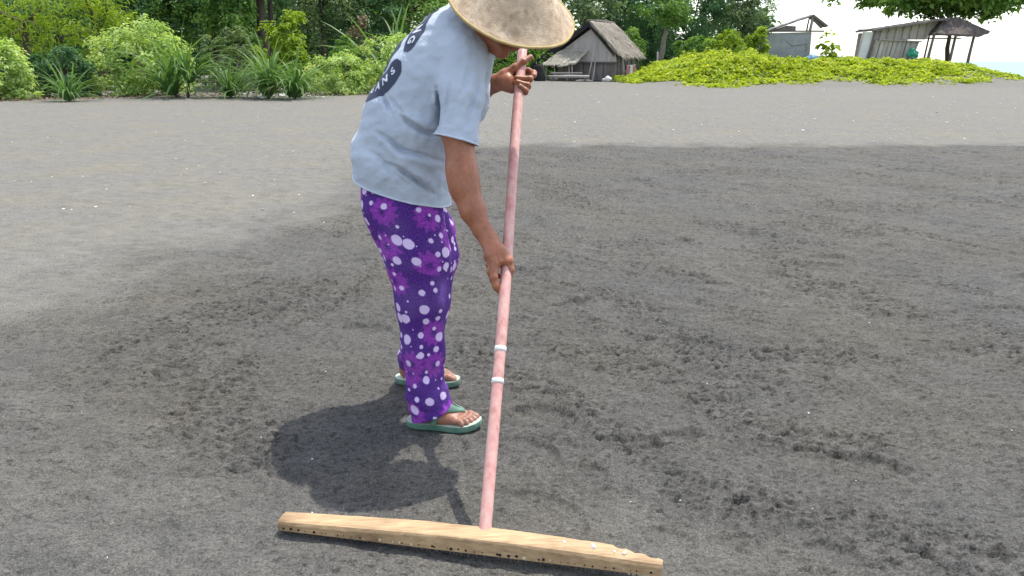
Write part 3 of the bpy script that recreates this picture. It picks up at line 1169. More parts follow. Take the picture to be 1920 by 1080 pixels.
# raised hems follow the open edges
HEMS = []
bedges = [e for e in bm.edges if len(e.link_faces) == 1]
adj = {}
for e in bedges:
    for v in e.verts: adj.setdefault(v, []).append(e.other_vert(v))
done = set()
for v0 in list(adj):
    if v0 in done: continue
    loop, v = [v0], v0
    done.add(v0)
    while True:
        nx = [w for w in adj[v] if w not in done]
        if not nx: break
        v = nx[0]; done.add(v); loop.append(v)
    if len(loop) < 20: continue
    pts = [w.co + w.normal * 0.0006 for w in loop][::3]
    pts.append(pts[0])
    hb1 = bmesh.new()
    add_tube(hb1, pts, 0.0032, 6, False)
    HEMS.append(hb1)
me = bm_mesh('shirt', bm, shirt_m, True)
shirt = link('shirt', me, person, True)
sm = shirt.modifiers.new('cloth', 'SOLIDIFY')
sm.thickness = 0.003
sm.offset = -1
hem_m = ribbed_cloth('hem_jersey', (0.51, 0.57, 0.65), (0.55, 0.61, 0.69))
for hb1 in HEMS: link('hem', bm_mesh('hem', hb1, hem_m, True), shirt, True)

# printed emblem on the back
bn = Vector((-0.90, -0.27, 0.34)).normalized()
bup = Vector((0.37, 0, 0.93))
bup = (bup - bn * bup.dot(bn)).normalized()
br = (-bn).cross(bup) * -1
br = bup.cross(bn)
if br.y > 0: br = -br
bc = Vector(at(766, 106, 2.635))


def on_back(a, c, off):
    o = bc + br * a + bup * c + bn * 0.25
    hit, nrm, i, dist = shirt_tree.ray_cast(o, -bn)
    if hit is None: return None
    return hit + nrm * off


def back_patch(name, polys, mat, off):
    """polys: rows of (a, c) quads on the back"""
    bm = bmesh.new()
    for grid in polys:
        vs = [[None if (p := on_back(a, c, off)) is None else bm.verts.new(p) for a, c in row] for row in grid]
        for r0, r1 in zip(vs, vs[1:]):
            for k in range(len(r0) - 1):
                q = (r0[k], r0[k + 1], r1[k + 1], r1[k])
                if all(q):
                    try: bm.faces.new(q)
                    except ValueError: pass
    bmesh.ops.recalc_face_normals(bm, faces=bm.faces)
    return link(name, bm_mesh(name, bm, mat, True), shirt, True)


def band(r0, r1, a0, a1, n=40, m=6, wob=0.0):
    out = []
    rm, rh = (r0 + r1) / 2, (r1 - r0) / 2
    full = abs(a1 - a0) >= 359
    for i in range(m + 1):
        e = -1 + 2 * i / m
        rr_ = [rm + rh * e * (1 if full else max(0.12, 1 - abs(2 * k / n - 1) ** 9) ** 0.5) for k in range(n + 1)]
        out.append([((rr_[k] + wob * math.sin(k * 0.9)) * math.sin(R(a0 + (a1 - a0) * k / n)), (rr_[k] + wob * math.sin(k * 0.9)) * math.cos(R(a0 + (a1 - a0) * k / n)) * 1.22) for k in range(n + 1)])
    return out


EM = 1.0
em = back_patch('emblem', [band(0.088, 0.140, -84, 84), band(0.080, 0.146, 96, 264), band(0.02, 0.060, 0, 360, 40, 5, 0.008)], print_m, 0.0016)


def arc_text(s, r, a0, a1, size, outward):
    bm = bmesh.new()
    for i, ch in enumerate(s):
        if ch == ' ': continue
        an = R(a0 + (a1 - a0) * (i + 0.5) / len(s))
        cu = bpy.data.curves.new('letter', 'FONT')
        cu.body = ch
        cu.size = size
        cu.align_x, cu.align_y = 'CENTER', 'CENTER'
        cu.resolution_u = 3
        cu.offset = 0.0012
        to = bpy.data.objects.new('letter', cu)
        col.objects.link(to)
        dg = bpy.context.evaluated_depsgraph_get()
        tm = to.evaluated_get(dg).to_mesh()
        tb = bmesh.new()
        tb.from_mesh(tm)
        bpy.data.objects.remove(to)
        bmesh.ops.triangulate(tb, faces=tb.faces)
        cx, cy = r * math.sin(an), r * math.cos(an)
        up = (math.sin(an), math.cos(an)) if outward else (-math.sin(an), -math.cos(an))
        rt = (up[1], -up[0])
        mp = {}
        for v in tb.verts:
            a = cx + rt[0] * v.co.x + up[0] * v.co.y
            c = (cy + rt[1] * v.co.x + up[1] * v.co.y) * 1.22
            p = on_back(a, c, 0.0028)
            mp[v.index] = bm.verts.new(p) if p else None
        for f in tb.faces:
            q = [mp[v.index] for v in f.verts]
            if all(q): bm.faces.new(q)
        tb.free()
        bpy.data.curves.remove(cu)
    return bm


for s, r, a0, a1, outward in (('BALI KING', 0.114, -76, 76, True), ('SERANGANS', 0.113, 256, 104, False)):
    tag(link('lettering', bm_mesh('lettering', arc_text(s, r, a0, a1, 0.031, outward), white_print_m), em, True), kind='stuff')


# ---- conical hat
def make_hat():
    Rr, Hh = 0.204, 0.165
    rng = np.random.RandomState(2)
    prof = [(1.0, 0.0), (0.985, 0.012), (0.93, 0.045), (0.86, 0.10), (0.76, 0.20), (0.64, 0.33), (0.50, 0.49), (0.36, 0.64), (0.22, 0.79), (0.10, 0.92), (0.03, 0.985)]
    n = 96
    bm = bmesh.new()
    rings = []
    for j, (r, z) in enumerate(prof):
        ring = []
        for k in range(n):
            a = 2 * math.pi * k / n
            w = 1 + 0.012 * math.sin(3 * a + 0.6) * r + 0.006 * math.sin(7 * a + 1.9) * r
            ring.append(bm.verts.new((Rr * r * w * math.cos(a), Rr * r * w * math.sin(a), Hh * z + 0.004 * math.sin(2 * a + 1) * r + rng.uniform(-0.0006, 0.0006))))
        rings.append(ring)
    for a, b_ in zip(rings, rings[1:]):
        for k in range(n): bm.faces.new((a[k], a[(k + 1) % n], b_[(k + 1) % n], b_[k]))
    top = bm.verts.new((0, 0, Hh))
    for k in range(n): bm.faces.new((rings[-1][k], rings[-1][(k + 1) % n], top))
    rim_pts = [v.co.copy() for v in rings[0]]
    return bm, rim_pts


bm, rim_pts = make_hat()
hat = link('hat', bm_mesh('hat', bm, straw_m, True), person)
hat_ax = Vector((0.35, -0.54, 0.78)).normalized()
hat_loc = at(957, 9, 2.545)
hat.rotation_euler = hat_ax.to_track_quat('Z', 'X').to_euler()
hat.location = hat_loc - person.location
hs = hat.modifiers.new('weave', 'SOLIDIFY')
hs.thickness = 0.004
hs.offset = -1
bm = bmesh.new()
rim_pts.append(rim_pts[0])
add_tube(bm, rim_pts, 0.0042, 8, False)
link('rim_band', bm_mesh('rim_band', bm, rim_m, True), hat)


# ---- flip-flops
def make_sandal(side):
    q = foot_frame(side)
    outline = []
    for x, yo, yi in ((-0.010, 0.0, 0.0), (-0.006, -0.018, 0.018), (0.006, -0.030, 0.030), (0.03, -0.037, 0.036), (0.07, -0.036, 0.032), (0.11, -0.039, 0.031),
                      (0.15, -0.047, 0.038), (0.18, -0.050, 0.044), (0.21, -0.044, 0.045), (0.235, -0.028, 0.040), (0.248, -0.008, 0.028), (0.251, 0.010, 0.012)):
        outline.append((x, yo, yi))
    loop = [(x, yo) for x, yo, yi in outline] + [(x, yi) for x, yo, yi in reversed(outline[1:-1])]
    n = len(loop)
    bm = bmesh.new()
    levels = [(-0.0205, 0.985), (-0.017, 1.0), (-0.006, 1.0), (-0.0055, 0.992), (-0.001, 0.985)]
    rings = []
    for z, s in levels:
        ring = []
        for x, y in loop:
            lift = 0.010 * max(0, (x - 0.17) / 0.08) ** 2 + 0.004 * max(0, (0.03 - x) / 0.04) ** 2
            ring.append(bm.verts.new(q((x - 0.12) * s + 0.12, y * s, z + lift)))
        rings.append(ring)
    for a, b_ in zip(rings, rings[1:]):
        for k in range(n): bm.faces.new((a[k], a[(k + 1) % n], b_[(k + 1) % n], b_[k]))
    bm.faces.new(rings[0])
    bmesh.ops.recalc_face_normals(bm, faces=bm.faces)
    root = link('sandal', bm_mesh('sandal', bm, green_rubber), person, True)
    bm = bmesh.new()
    vs = []
    for x, y in loop:
        lift = 0.010 * max(0, (x - 0.17) / 0.08) ** 2 + 0.004 * max(0, (0.03 - x) / 0.04) ** 2
        vs.append(bm.verts.new(q((x - 0.12) * 0.985 + 0.12, y * 0.985, -0.0008 + lift)))
    f = bm.faces.new(vs)
    ex = bmesh.ops.extrude_face_region(bm, geom=[f])
    bmesh.ops.translate(bm, verts=[g for g in ex['geom'] if isinstance(g, bmesh.types.BMVert)], vec=(0, 0, 0.0015))
    bmesh.ops.recalc_face_normals(bm, faces=bm.faces)
    link('insole', bm_mesh('insole', bm, insole_m), root, True)

    def top(x, y):
        zs = np.arange(0.11, -0.002, -0.001)
        P = np.array([q(x, y, z) for z in zs])
        d = body.ev(P)
        k = np.argmax(d < 0.002)
        return zs[k] if (d < 0.002).any() else 0.0
    for sd in (-1, 1):
        bm = bmesh.new()
        rows = []
        for i in range(19):
            t = i / 18
            x = 0.190 + (0.084 - 0.190) * t
            y = 0.014 + ((0.036 if sd > 0 else -0.041) - 0.014) * (t ** 0.75)
            dx, dy = (0.084 - 0.190), ((0.036 if sd > 0 else -0.041) - 0.014)
            L = math.hypot(dx, dy)
            px, py = -dy / L, dx / L
            w = 0.0055 + 0.0068 * math.sin(min(t * 1.3, 1) * math.pi / 2)
            row = []
            for e in (-1, -0.4, 0.4, 1):
                xx, yy = x + px * w * e, y + py * w * e
                z = top(xx, yy) if t < 0.97 else 0.0
                row.append((xx, yy, z))
            rows.append(row)
        za = np.array(rows)[:, :, 2]
        za = np.maximum(za, 0.002)
        for _ in range(3):
            za[1:-1] = np.maximum(za[1:-1], (za[:-2] + za[2:]) / 2) * 0.5 + za[1:-1] * 0.5
        lay = []
        for off in (0.0, 0.0042):
            lay.append([[bm.verts.new(q(x, y, za[i, j] + off * (1 if j in (1, 2) else 0.6))) for j, (x, y, z) in enumerate(row)] for i, row in enumerate(rows)])
        A, Bq = lay
        for i in range(18):
            for j in range(3):
                bm.faces.new((Bq[i][j], Bq[i][j + 1], Bq[i + 1][j + 1], Bq[i + 1][j]))
                bm.faces.new((A[i][j], A[i + 1][j], A[i + 1][j + 1], A[i][j + 1]))
            bm.faces.new((A[i][0], Bq[i][0], Bq[i + 1][0], A[i + 1][0]))
            bm.faces.new((A[i][3], A[i + 1][3], Bq[i + 1][3], Bq[i][3]))
        bmesh.ops.recalc_face_normals(bm, faces=bm.faces)
        link('strap', bm_mesh('strap', bm, green_rubber, True), root, True)
    bm = bmesh.new()
    zt = top(0.190, 0.014)
    add_tube(bm, [q(0.192, 0.0145, -0.004), q(0.191, 0.0145, zt * 0.6), q(0.189, 0.014, zt + 0.002)], [0.004, 0.004, 0.0045], 8)
    link('toe_post', bm_mesh('toe_post', bm, green_rubber, True), root, True)


make_sandal('R')
make_sandal('L')

# ------------------------------------------------------------------ the rake
rake = empty('rake', (POLE_A[0], POLE_A[1], 0.0))
tag(rake, 'wide wooden sand rake with pink handle and two white bands', 'rake')
pink_m, nt, b = new_mat('worn_pink_paint')
vec = coords(nt)
mp = nt.nodes.new('ShaderNodeMapping')
mp.inputs['Scale'].default_value = (1, 1, 0.12)
nt.links.new(vec, mp.inputs[0])
n1 = noise_node(nt, 40, 5, 0.65, mp.outputs[0])
r_ = ramp(nt, n1.outputs[0], [(0.25, (0.38, 0.16, 0.135)), (0.45, (0.57, 0.285, 0.255)), (0.60, (0.63, 0.37, 0.325)), (0.74, (0.60, 0.46, 0.35))])
nt.links.new(r_.outputs[0], b.inputs['Base Color'])
b.inputs['Roughness'].default_value = 0.5
bump(nt, b, n1.outputs[0], 0.3, 0.003)
bm = bmesh.new()
rng = random.Random(3)
A, B = Vector(POLE_A), Vector(POLE_B)
nn = 24
pts, rad = [], []
for i in range(nn + 1):
    t = i / nn
    sag = Vector((0.004 * math.sin(t * 5.0), 0, 0)) * math.sin(math.pi * t)
    pts.append(A.lerp(B, t) + sag)
    rad.append(0.0162 + 0.0004 * math.sin(t * 17))
d_ = (B - A).normalized()
pts.append(B + d_ * 0.006); rad.append(0.013)
pts.insert(0, A - d_ * 0.03); rad.insert(0, 0.0165)
add_tube(bm, pts, rad, 20)
handle = link('handle', bm_mesh('handle', bm, pink_m, True), rake, True)
white_m = varied_mat('white_tape', (0.70, 0.70, 0.68), (0.80, 0.80, 0.78), 40, 0.5)
for v0, v1 in ((651, 660), (711, 720)):
    a, c = Vector(pole_pt(v1)), Vector(pole_pt(v0))
    t = ((a - A).length / (B - A).length)
    sag = Vector((0.004 * math.sin(t * 5.0), 0, 0)) * math.sin(math.pi * t)
    bm = bmesh.new()
    add_tube(bm, [a + sag, (a + c) / 2 + sag, c + sag], [0.0169, 0.0170, 0.0169], 20)
    link('band', bm_mesh('band', bm, white_m, True), handle, True)

# timber head: a chamfered, slightly bowed plank
wood_m, nt, b = new_mat('raw_timber')
vec = coords(nt)
mp = nt.nodes.new('ShaderNodeMapping')
mp.inputs['Rotation'].default_value = (0, 0, 0.2)
mp.inputs['Scale'].default_value = (1.2, 14, 14)
nt.links.new(vec, mp.inputs[0])
n1 = noise_node(nt, 9, 6, 0.65, mp.outputs[0], 0.6)
n0 = noise_node(nt, 7, 4, 0.6, vec)
r_ = ramp(nt, n1.outputs[0], [(0.28, (0.27, 0.170, 0.088)), (0.5, (0.400, 0.275, 0.150)), (0.75, (0.50, 0.375, 0.225))])
r0_ = ramp(nt, n0.outputs[0], [(0.3, (0.62, 0.57, 0.52)), (0.5, (1.0, 0.97, 0.94)), (0.7, (1.18, 1.14, 1.08))])
nt.links.new(mix_col(nt, 1.0, r_.outputs[0], r0_.outputs[0], 'MULTIPLY'), b.inputs['Base Color'])
b.inputs['Roughness'].default_value = 0.7
bump(nt, b, n1.outputs[0], 0.35, 0.004)
barL, barR = gnd(521, 994, 0.010), gnd(1241, 1082, 0.024)
bx = (barR - barL).normalized()
bback = Vector((-bx.y, bx.x, 0)).normalized()
bz = Vector((0, 0, 1))
bm = bmesh.new()
rings = []
N = 90
rs = np.random.RandomState(9)
for i in range(N + 1):
    t = i / N
    base = barL.lerp(barR, t)
    w = 0.052 + 0.010 * math.sin(math.pi * t) + 0.0012 * vnoise(np.array([t * 22.0]), np.array([0.5]), 3)[0]
    hh = 0.027 + 0.016 * math.sin(math.pi * min(t * 0.85, 1)) ** 1.2
    if t > 0.86:                                   # split, slanting back edge at the far right end
        w *= 1 - 0.55 * (t - 0.86) / 0.14 + 0.08 * math.sin(t * 160)
    chip = 0.0045 * max(0, vnoise(np.array([t * 38.0]), np.array([3.5]), 5)[0] - 0.25) * (1 if t > 0.4 else 0.3)
    ch = 0.009 + 0.003 * math.sin(t * 9)
    ring = [(0, 0.0), (0, hh - ch), (ch * 0.35, hh - ch * 0.3), (ch, hh), (w * 0.6, hh + 0.001), (w - 0.004 - chip, hh), (w - chip, hh - 0.004 - chip), (w, 0.004), (w - 0.003, 0)]
    rings.append([bm.verts.new(base + bback * a + bz * c) for a, c in ring])
k = len(rings[0])
for a, b_ in zip(rings, rings[1:]):
    for j in range(k): bm.faces.new((a[j], a[(j + 1) % k], b_[(j + 1) % k], b_[j]))
bm.faces.new(rings[0]); bm.faces.new(list(reversed(rings[-1])))
bmesh.ops.recalc_face_normals(bm, faces=bm.faces)
head = link('rake_head', bm_mesh('rake_head', bm, wood_m), rake, True)
hole_m, nt, b = new_mat('dark_hole')
b.inputs['Base Color'].default_value = (0.015, 0.012, 0.01, 1)
b.inputs['Roughness'].default_value = 0.9
resin_m = varied_mat('pale_plug', (0.55, 0.46, 0.34), (0.7, 0.62, 0.48), 30)
hb, pb, tb = bmesh.new(), bmesh.new(), bmesh.new()
rng = random.Random(11)
nh = 46
for i in range(nh):
    t = 0.018 + 0.972 * i / nh + rng.uniform(-0.009, 0.009)
    p = barL.lerp(barR, t) + bz * (0.007 + rng.uniform(-0.001, 0.0015))
    bright = rng.random() < 0.14
    tgt = pb if bright else hb
    r = rng.choice((0.0015, 0.002, 0.0026, 0.0034, 0.0042))
    m4 = Matrix.Translation(p - bback * 0.0002) @ Matrix((bx, bz, -bback)).transposed().to_4x4()
    g = bmesh.ops.create_cone(tgt, cap_ends=True, segments=9, radius1=r, radius2=r * 0.9, depth=0.0022)
    bmesh.ops.transform(tgt, matrix=m4, verts=g['verts'])
    q = barL.lerp(barR, t) + bback * 0.022
    add_tube(tb, [q + bz * 0.002, q - bz * 0.045], [0.0028, 0.0016], 6)
tag(link('nail_holes', bm_mesh('nail_holes', hb, hole_m), head, True), kind='stuff')
tag(link('plugs', bm_mesh('plugs', pb, resin_m), head, True), kind='stuff')
tag(link('tines', bm_mesh('tines', tb, varied_mat('steel_tine', (0.10, 0.09, 0.085), (0.2, 0.17, 0.15), 30, 0.5)), rake, True), kind='stuff')
# torn paper flecks caught on the back edge
fb = bmesh.new()
for u, v, s in ((1058, 1017, 0.007), (1112, 1025, 0.011), (1171, 1037, 0.008), (1152, 1034, 0.005)):
    p = gnd(u, v, 0.062)
    add_box(fb, p, (s * 1.3, s * 0.7, s * 0.8), Matrix.Rotation(rng.uniform(0, 2), 3, 'Z') @ Matrix.Rotation(0.4, 3, 'X'))
tag(link('splinters', bm_mesh('splinters', fb, white_m), head, True), kind='stuff')

# ------------------------------------------------------------------ vegetation
bark_m = varied_mat('grey_bark', (0.16, 0.13, 0.10), (0.30, 0.26, 0.21), 8, 0.9, 30, 0.5, 0.03, (1, 1, 0.3))
dark_bark_m = varied_mat('dark_bark', (0.05, 0.04, 0.03), (0.11, 0.09, 0.07), 8, 0.9, 30, 0.5, 0.03, (1, 1, 0.3))
LEAF = {
    'pale': leaf_mat('pale_leaf', (0.140, 0.270, 0.055), (0.420, 0.570, 0.180), (0.700, 0.780, 0.430), 0.52),
    'lime': leaf_mat('lime_leaf', (0.100, 0.190, 0.014), (0.260, 0.390, 0.028), (0.420, 0.530, 0.070), 0.48),
    'mid': leaf_mat('mid_leaf', (0.050, 0.130, 0.026), (0.150, 0.290, 0.055), (0.300, 0.440, 0.110), 0.48),
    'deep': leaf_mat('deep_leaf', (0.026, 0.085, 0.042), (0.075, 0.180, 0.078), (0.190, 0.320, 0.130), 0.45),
    'blade': leaf_mat('blade_leaf', (0.030, 0.095, 0.030), (0.115, 0.225, 0.060), (0.290, 0.410, 0.150), 0.42),
    'creeper': leaf_mat('creeper_leaf', (0.140, 0.220, 0.015), (0.380, 0.480, 0.032), (0.580, 0.630, 0.110), 0.48),
    'dead': leaf_mat('dead_leaf', (0.080, 0.055, 0.035), (0.190, 0.130, 0.085), (0.330, 0.250, 0.180), 0.20),
    'olive': leaf_mat('olive_leaf', (0.065, 0.115, 0.050), (0.180, 0.265, 0.125), (0.340, 0.420, 0.230), 0.45),
}


def leaves(cl_pos, cl_r, n_per, size, rng, out_bias=0.6, centre=None, aspect=0.45, up=0.5, droop=0.0, tint_c=None, tint_sd=0.16):
    """leaf-sized folded quads gathered in clumps; returns verts, faces, tint"""
    nC = len(cl_pos)
    n = nC * n_per
    ci = np.repeat(np.arange(nC), n_per)
    off = rng.normal(0, 1, (n, 3))
    off /= np.linalg.norm(off, axis=1)[:, None]
    off *= (rng.uniform(0, 1, n) ** 0.5)[:, None]
    r = np.asarray(cl_r)
    r = r[ci] if r.ndim else np.full(n, float(r))
    pos = cl_pos[ci] + off * r[:, None] * np.array([1, 1, 0.75])
    # blades face outward and up, like leaves turned to the light
    N = off * out_bias + rng.normal(0, 1, (n, 3)) * 0.42
    if centre is not None:
        o = pos - centre
        N += o / np.maximum(np.linalg.norm(o, axis=1), 1e-6)[:, None] * out_bias
    N[:, 2] += 0.95
    N /= np.linalg.norm(N, axis=1)[:, None]
    d = rng.normal(0, 1, (n, 3))
    d[:, 2] += up * 1.5 - droop * 1.6
    d -= N * (d * N).sum(1)[:, None]
    d /= np.maximum(np.linalg.norm(d, axis=1), 1e-6)[:, None]
    s = np.cross(d, N)
    nn_ = N
    L = size * rng.uniform(0.6, 1.35, n)
    w = L * aspect * rng.uniform(0.8, 1.2, n)
    base = pos
    mid = pos + d * (L * 0.5)[:, None]
    v = np.stack([base, mid + s * (w / 2)[:, None] + nn_ * (w * 0.18)[:, None], pos + d * L[:, None] - np.array([0, 0, 1]) * (L * 0.15)[:, None],
                  mid - s * (w / 2)[:, None] + nn_ * (w * 0.18)[:, None]], 1).reshape(-1, 3)
    f = np.arange(4 * n).reshape(n, 4)
    t = rng.normal(0.5, tint_sd, n)
    if tint_c is not None: t += tint_c[ci]
    return v, f, np.repeat(np.clip(t, 0, 1), 4)


def ellipsoid_clumps(c, rad, n, rng, lo=0.35, flat=True):
    d = rng.normal(0, 1, (n, 3))
    d /= np.linalg.norm(d, axis=1)[:, None]
    r = rng.uniform(lo, 1.0, n) ** 0.6
    lump = 1 + 0.18 * np.sin(d[:, 0] * 5 + c[0]) + 0.15 * np.sin(d[:, 2] * 6 + d[:, 1] * 4 + c[1])
    p = np.array(c) + d * r[:, None] * lump[:, None] * np.array(rad)
    return p


def bush(name, u0, u1, vt, vb, kind, label, Y=None, n=46, per=60, leaf=0.13, seed=1, stem=True, aspect=0.45, group=None, tint_sd=0.16, depth=0.9, droop=0.0, Rk=0.23):
    base = gnd((u0 + u1) / 2, vb) if Y is None else at((u0 + u1) / 2, vb, Y)
    Yv = base.y
    z0 = gz(base.x, Yv)
    sc = (Yv * CP + 0.3) / FPX
    w = (u1 - u0) / 2 * sc
    top = at((u0 + u1) / 2, vt, Yv).z
    hgt = max(top - z0, 0.4)
    rng = np.random.RandomState(seed)
    root = empty(name, (base.x, Yv, z0))
    tag(root, label, 'bush' if name != 'tree' else 'tree', group)
    c = np.array([0, 0, hgt * 0.46])
    cl = ellipsoid_clumps((0, 0, hgt * 0.46), (w * 0.86, w * depth * 0.86, hgt * 0.47), n, rng, 0.55)
    skirt = ellipsoid_clumps((0, 0, hgt * 0.12), (w * 0.93, w * depth * 0.93, hgt * 0.14), max(6, n // 4), rng, 0.5)
    cl = np.concatenate([cl, skirt])
    cl[:, 2] = np.maximum(cl[:, 2], 0.06)
    tc = rng.normal(0, 0.13, len(cl))
    v, f, t = leaves(cl, min(w, hgt) * Rk * rng.uniform(0.7, 1.35, len(cl)), per, leaf, rng, 0.5, c, aspect, 0.12, droop, tc, tint_sd)
    v[:, 2] = np.maximum(v[:, 2], 0.01)
    link('foliage', mesh_from('foliage', v, f, LEAF[kind], False, {'tint': t}), root)
    if stem:
        bm = bmesh.new()
        for k in range(7):
            e = cl[rng.randint(len(cl))] * 0.9
            s = rng.normal(0, w * 0.12, 3); s[2] = -0.03
            add_tube(bm, [s, (s + e) / 2 + rng.normal(0, 0.06, 3), e], [0.035, 0.025, 0.012], 6)
        link('stems', bm_mesh('stems', bm, bark_m, True), root)
    return root


def tree(x, y, h, crown_c, crown_r, kind, label, n=60, per=60, leaf=0.22, seed=1, trunk_r=0.14, bark=None, fork=0.45, lean=(0, 0), group=None, aspect=0.45, droop=0.0, limbs=6, Rk=0.30, tint_sd=0.16, up=0.10):
    rng = np.random.RandomState(seed)
    z0 = gz(x, y)
    root = empty('tree', (x, y, z0))
    tag(root, label, 'tree', group)
    cc = np.array(crown_c, float)
    cl = ellipsoid_clumps(cc, crown_r, n, rng, 0.2)
    tc = rng.normal(0, 0.14, n)
    v, f, t = leaves(cl, min(crown_r) * Rk * rng.uniform(0.7, 1.4, n), per, leaf, rng, 0.5, cc, aspect, up, droop, tc, tint_sd)
    v[:, 2] = np.maximum(v[:, 2], 0.05)
    link('crown', mesh_from('crown', v, f, LEAF[kind], False, {'tint': t}), root)
    bm = bmesh.new()
    fz = h * fork
    pts = [np.array([lean[0] * k, lean[1] * k, -0.1 + (fz + 0.1) * k]) + (rng.normal(0, trunk_r * 0.25, 3) if 0 < k < 1 else 0) for k in np.linspace(0, 1, 6)]
    add_tube(bm, pts, [trunk_r * (1.35 - 0.55 * k) for k in np.linspace(0, 1, 6)], 9)
    top = pts[-1]
    for k in range(limbs):
        e = cl[rng.randint(n)]
        m = (top + e) / 2 + rng.normal(0, 0.12, 3)
        add_tube(bm, [top * 0.97, m, e], [trunk_r * 0.62, trunk_r * 0.38, trunk_r * 0.12], 6)
    link('trunk', bm_mesh('trunk', bm, bark or bark_m, True), root)
    return root


# -- front row of bushes along the top of the beach
bush('bush', 165, 378, 30, 178, 'pale', 'largest pale green bush, tall rounded mound standing left of the strap-leaved plants', n=110, per=52, leaf=0.165, seed=3, aspect=0.5, Rk=0.17)
bush('bush', -70, 78, 68, 187, 'pale', 'pale leafy bush cut off by the left edge of the photo', n=70, per=50, leaf=0.155, seed=4, aspect=0.5, Rk=0.19)
bush('bush', 578, 706, 94, 177, 'pale', 'low round pale bush just behind the back of the person', n=80, per=55, leaf=0.125, seed=5, aspect=0.5, Rk=0.18)
bush('bush', 672, 860, 42, 168, 'pale', 'tall pale bush rising directly behind the shirt emblem', Y=32.5, n=90, per=52, leaf=0.17, seed=6, aspect=0.5, Rk=0.17)
bush('bush', 484, 600, 14, 150, 'lime', 'bright yellow green bush towering over the strap-leaved plants', Y=33, n=70, per=60, leaf=0.17, seed=7, aspect=0.5, Rk=0.2, depth=0.7)
bush('bush', 385, 500, 36, 150, 'olive', 'olive bush with browning leaves between two strap-leaved plants', Y=34, n=60, per=60, leaf=0.14, seed=8, Rk=0.2)
bush('bush', 598, 690, 66, 150, 'mid', 'mid green bush above and behind the low round pale bush', Y=36, n=50, per=60, leaf=0.13, seed=9, Rk=0.2)
bush('bush', 636, 712, 22, 100, 'dead', 'dry pinkish brown shrub among dark trees', Y=40, n=26, per=40, leaf=0.17, seed=10, Rk=0.22)
bush('bush', 60, 190, 70, 165, 'deep', 'dark green shrub in the gap between two pale bushes', Y=29, n=60, per=60, leaf=0.15, seed=12, Rk=0.2)
bush('bush', 866, 1075, 60, 143, 'mid', 'bright green shrub seen under the hat brim behind the upper hand', Y=58, n=80, per=60, leaf=0.22, seed=13, Rk=0.2)
bush('bush', 1148, 1212, 40, 142, 'mid', 'tall narrow green bush against the right side of the gabled hut', Y=60, n=60, per=60, leaf=0.20, seed=14, Rk=0.22)
bush('bush', 1258, 1335, 66, 140, 'mid', 'rounded green bush right of the forked grey trunk', Y=58, n=60, per=60, leaf=0.2, seed=15, Rk=0.2)
bush('bush', 1318, 1405, 52, 135, 'lime', 'yellow green bush in the middle of the tree line above the creepers', Y=60, n=60, per=60, leaf=0.22, seed=16, Rk=0.2)
bush('bush', 1398, 1442, 48, 118, 'lime', 'vine covered yellow green bush touching the broken grey house', Y=50, n=46, per=50, leaf=0.19, seed=17, Rk=0.26)
bush('bush', 1527, 1572, 58, 112, 'lime', 'sparse broad leaved sapling right of the broken grey house', Y=50, n=9, per=12, leaf=0.34, seed=18, aspect=0.75, Rk=0.42)


# -- strap-leaved plants, each blade a leaf of its own
def blade_mesh(kind, seed, bend):
    rng = np.random.RandomState(seed)
    n = 7
    vs, tint = [], []
    for i in range(n + 1):
        t = i / n
        y = math.sin(min(t * bend, 2.4)) / bend * 1.05
        z = (1 - math.cos(min(t * bend, 2.4))) / bend
        # starts upright, arches outward
        px, pz = z, y
        w = 0.021 * (1 - t ** 2.2) + 0.001
        vs += [(px, -w, pz + w * 0.35), (px, 0, pz), (px, w, pz + w * 0.35)]
        tint += [min(max(0.30 + 0.45 * t + rng.normal(0, 0.03), 0), 1)] * 3
    fs = []
    for i in range(n):
        a = i * 3
        fs += [(a, a + 1, a + 4, a + 3), (a + 1, a + 2, a + 5, a + 4)]
    return mesh_from('leaf', vs, fs, LEAF[kind], True, {'tint': tint})


BLADES = [blade_mesh('blade', s, bnd) for s, bnd in ((1, 0.8), (2, 1.35), (3, 1.9), (4, 2.3))]


def strap_plant(u, vt, vb, Y, n, seed, label, size=1.0, heads=1):
    base = gnd(u, vb) if Y is None else at(u, vb, Y)
    z0 = gz(base.x, base.y)
    hgt = at(u, vt, base.y).z - z0
    rng = np.random.RandomState(seed)
    root = empty('pandanus_plant', (base.x, base.y, z0))
    tag(root, label, 'pandanus', 'strap-leaved plants among the bushes')
    hs = []
    bm = bmesh.new()
    for k in range(heads):
        hx, hy = (rng.uniform(-0.5, 0.5) * (heads > 1) * size, rng.uniform(-0.3, 0.3) * (heads > 1))
        hz = hgt * (0.03 + 0.16 * k / max(heads - 1, 1) if heads > 1 else 0.03)
        hs.append((hx, hy, hz))
        add_tube(bm, [(hx * 0.3, hy * 0.3, -0.05), (hx * 0.7, hy * 0.7, hz * 0.6), (hx, hy, hz + 0.08)], [0.05, 0.045, 0.04], 7)
    link('stem', bm_mesh('stem', bm, dark_bark_m, True), root)
    for i in range(n):
        hx, hy, hz = hs[i % heads]
        o = bpy.data.objects.new('leaf', BLADES[rng.choice(4, p=[0.13, 0.29, 0.33, 0.25])])
        col.objects.link(o)
        o.parent = root
        s = (hgt - hz) * rng.uniform(0.55, 1.12)
        az = rng.uniform(0, 2 * math.pi)
        ro = rng.uniform(0.0, 0.20)
        o.location = (hx + math.cos(az) * ro, hy + math.sin(az) * ro, hz + rng.uniform(-0.03, 0.18) * (1 - ro * 3))
        o.scale = (s, s * rng.uniform(0.8, 1.3), s)
        o.rotation_euler = (rng.normal(0, 0.18), rng.normal(0.36, 0.36), az)


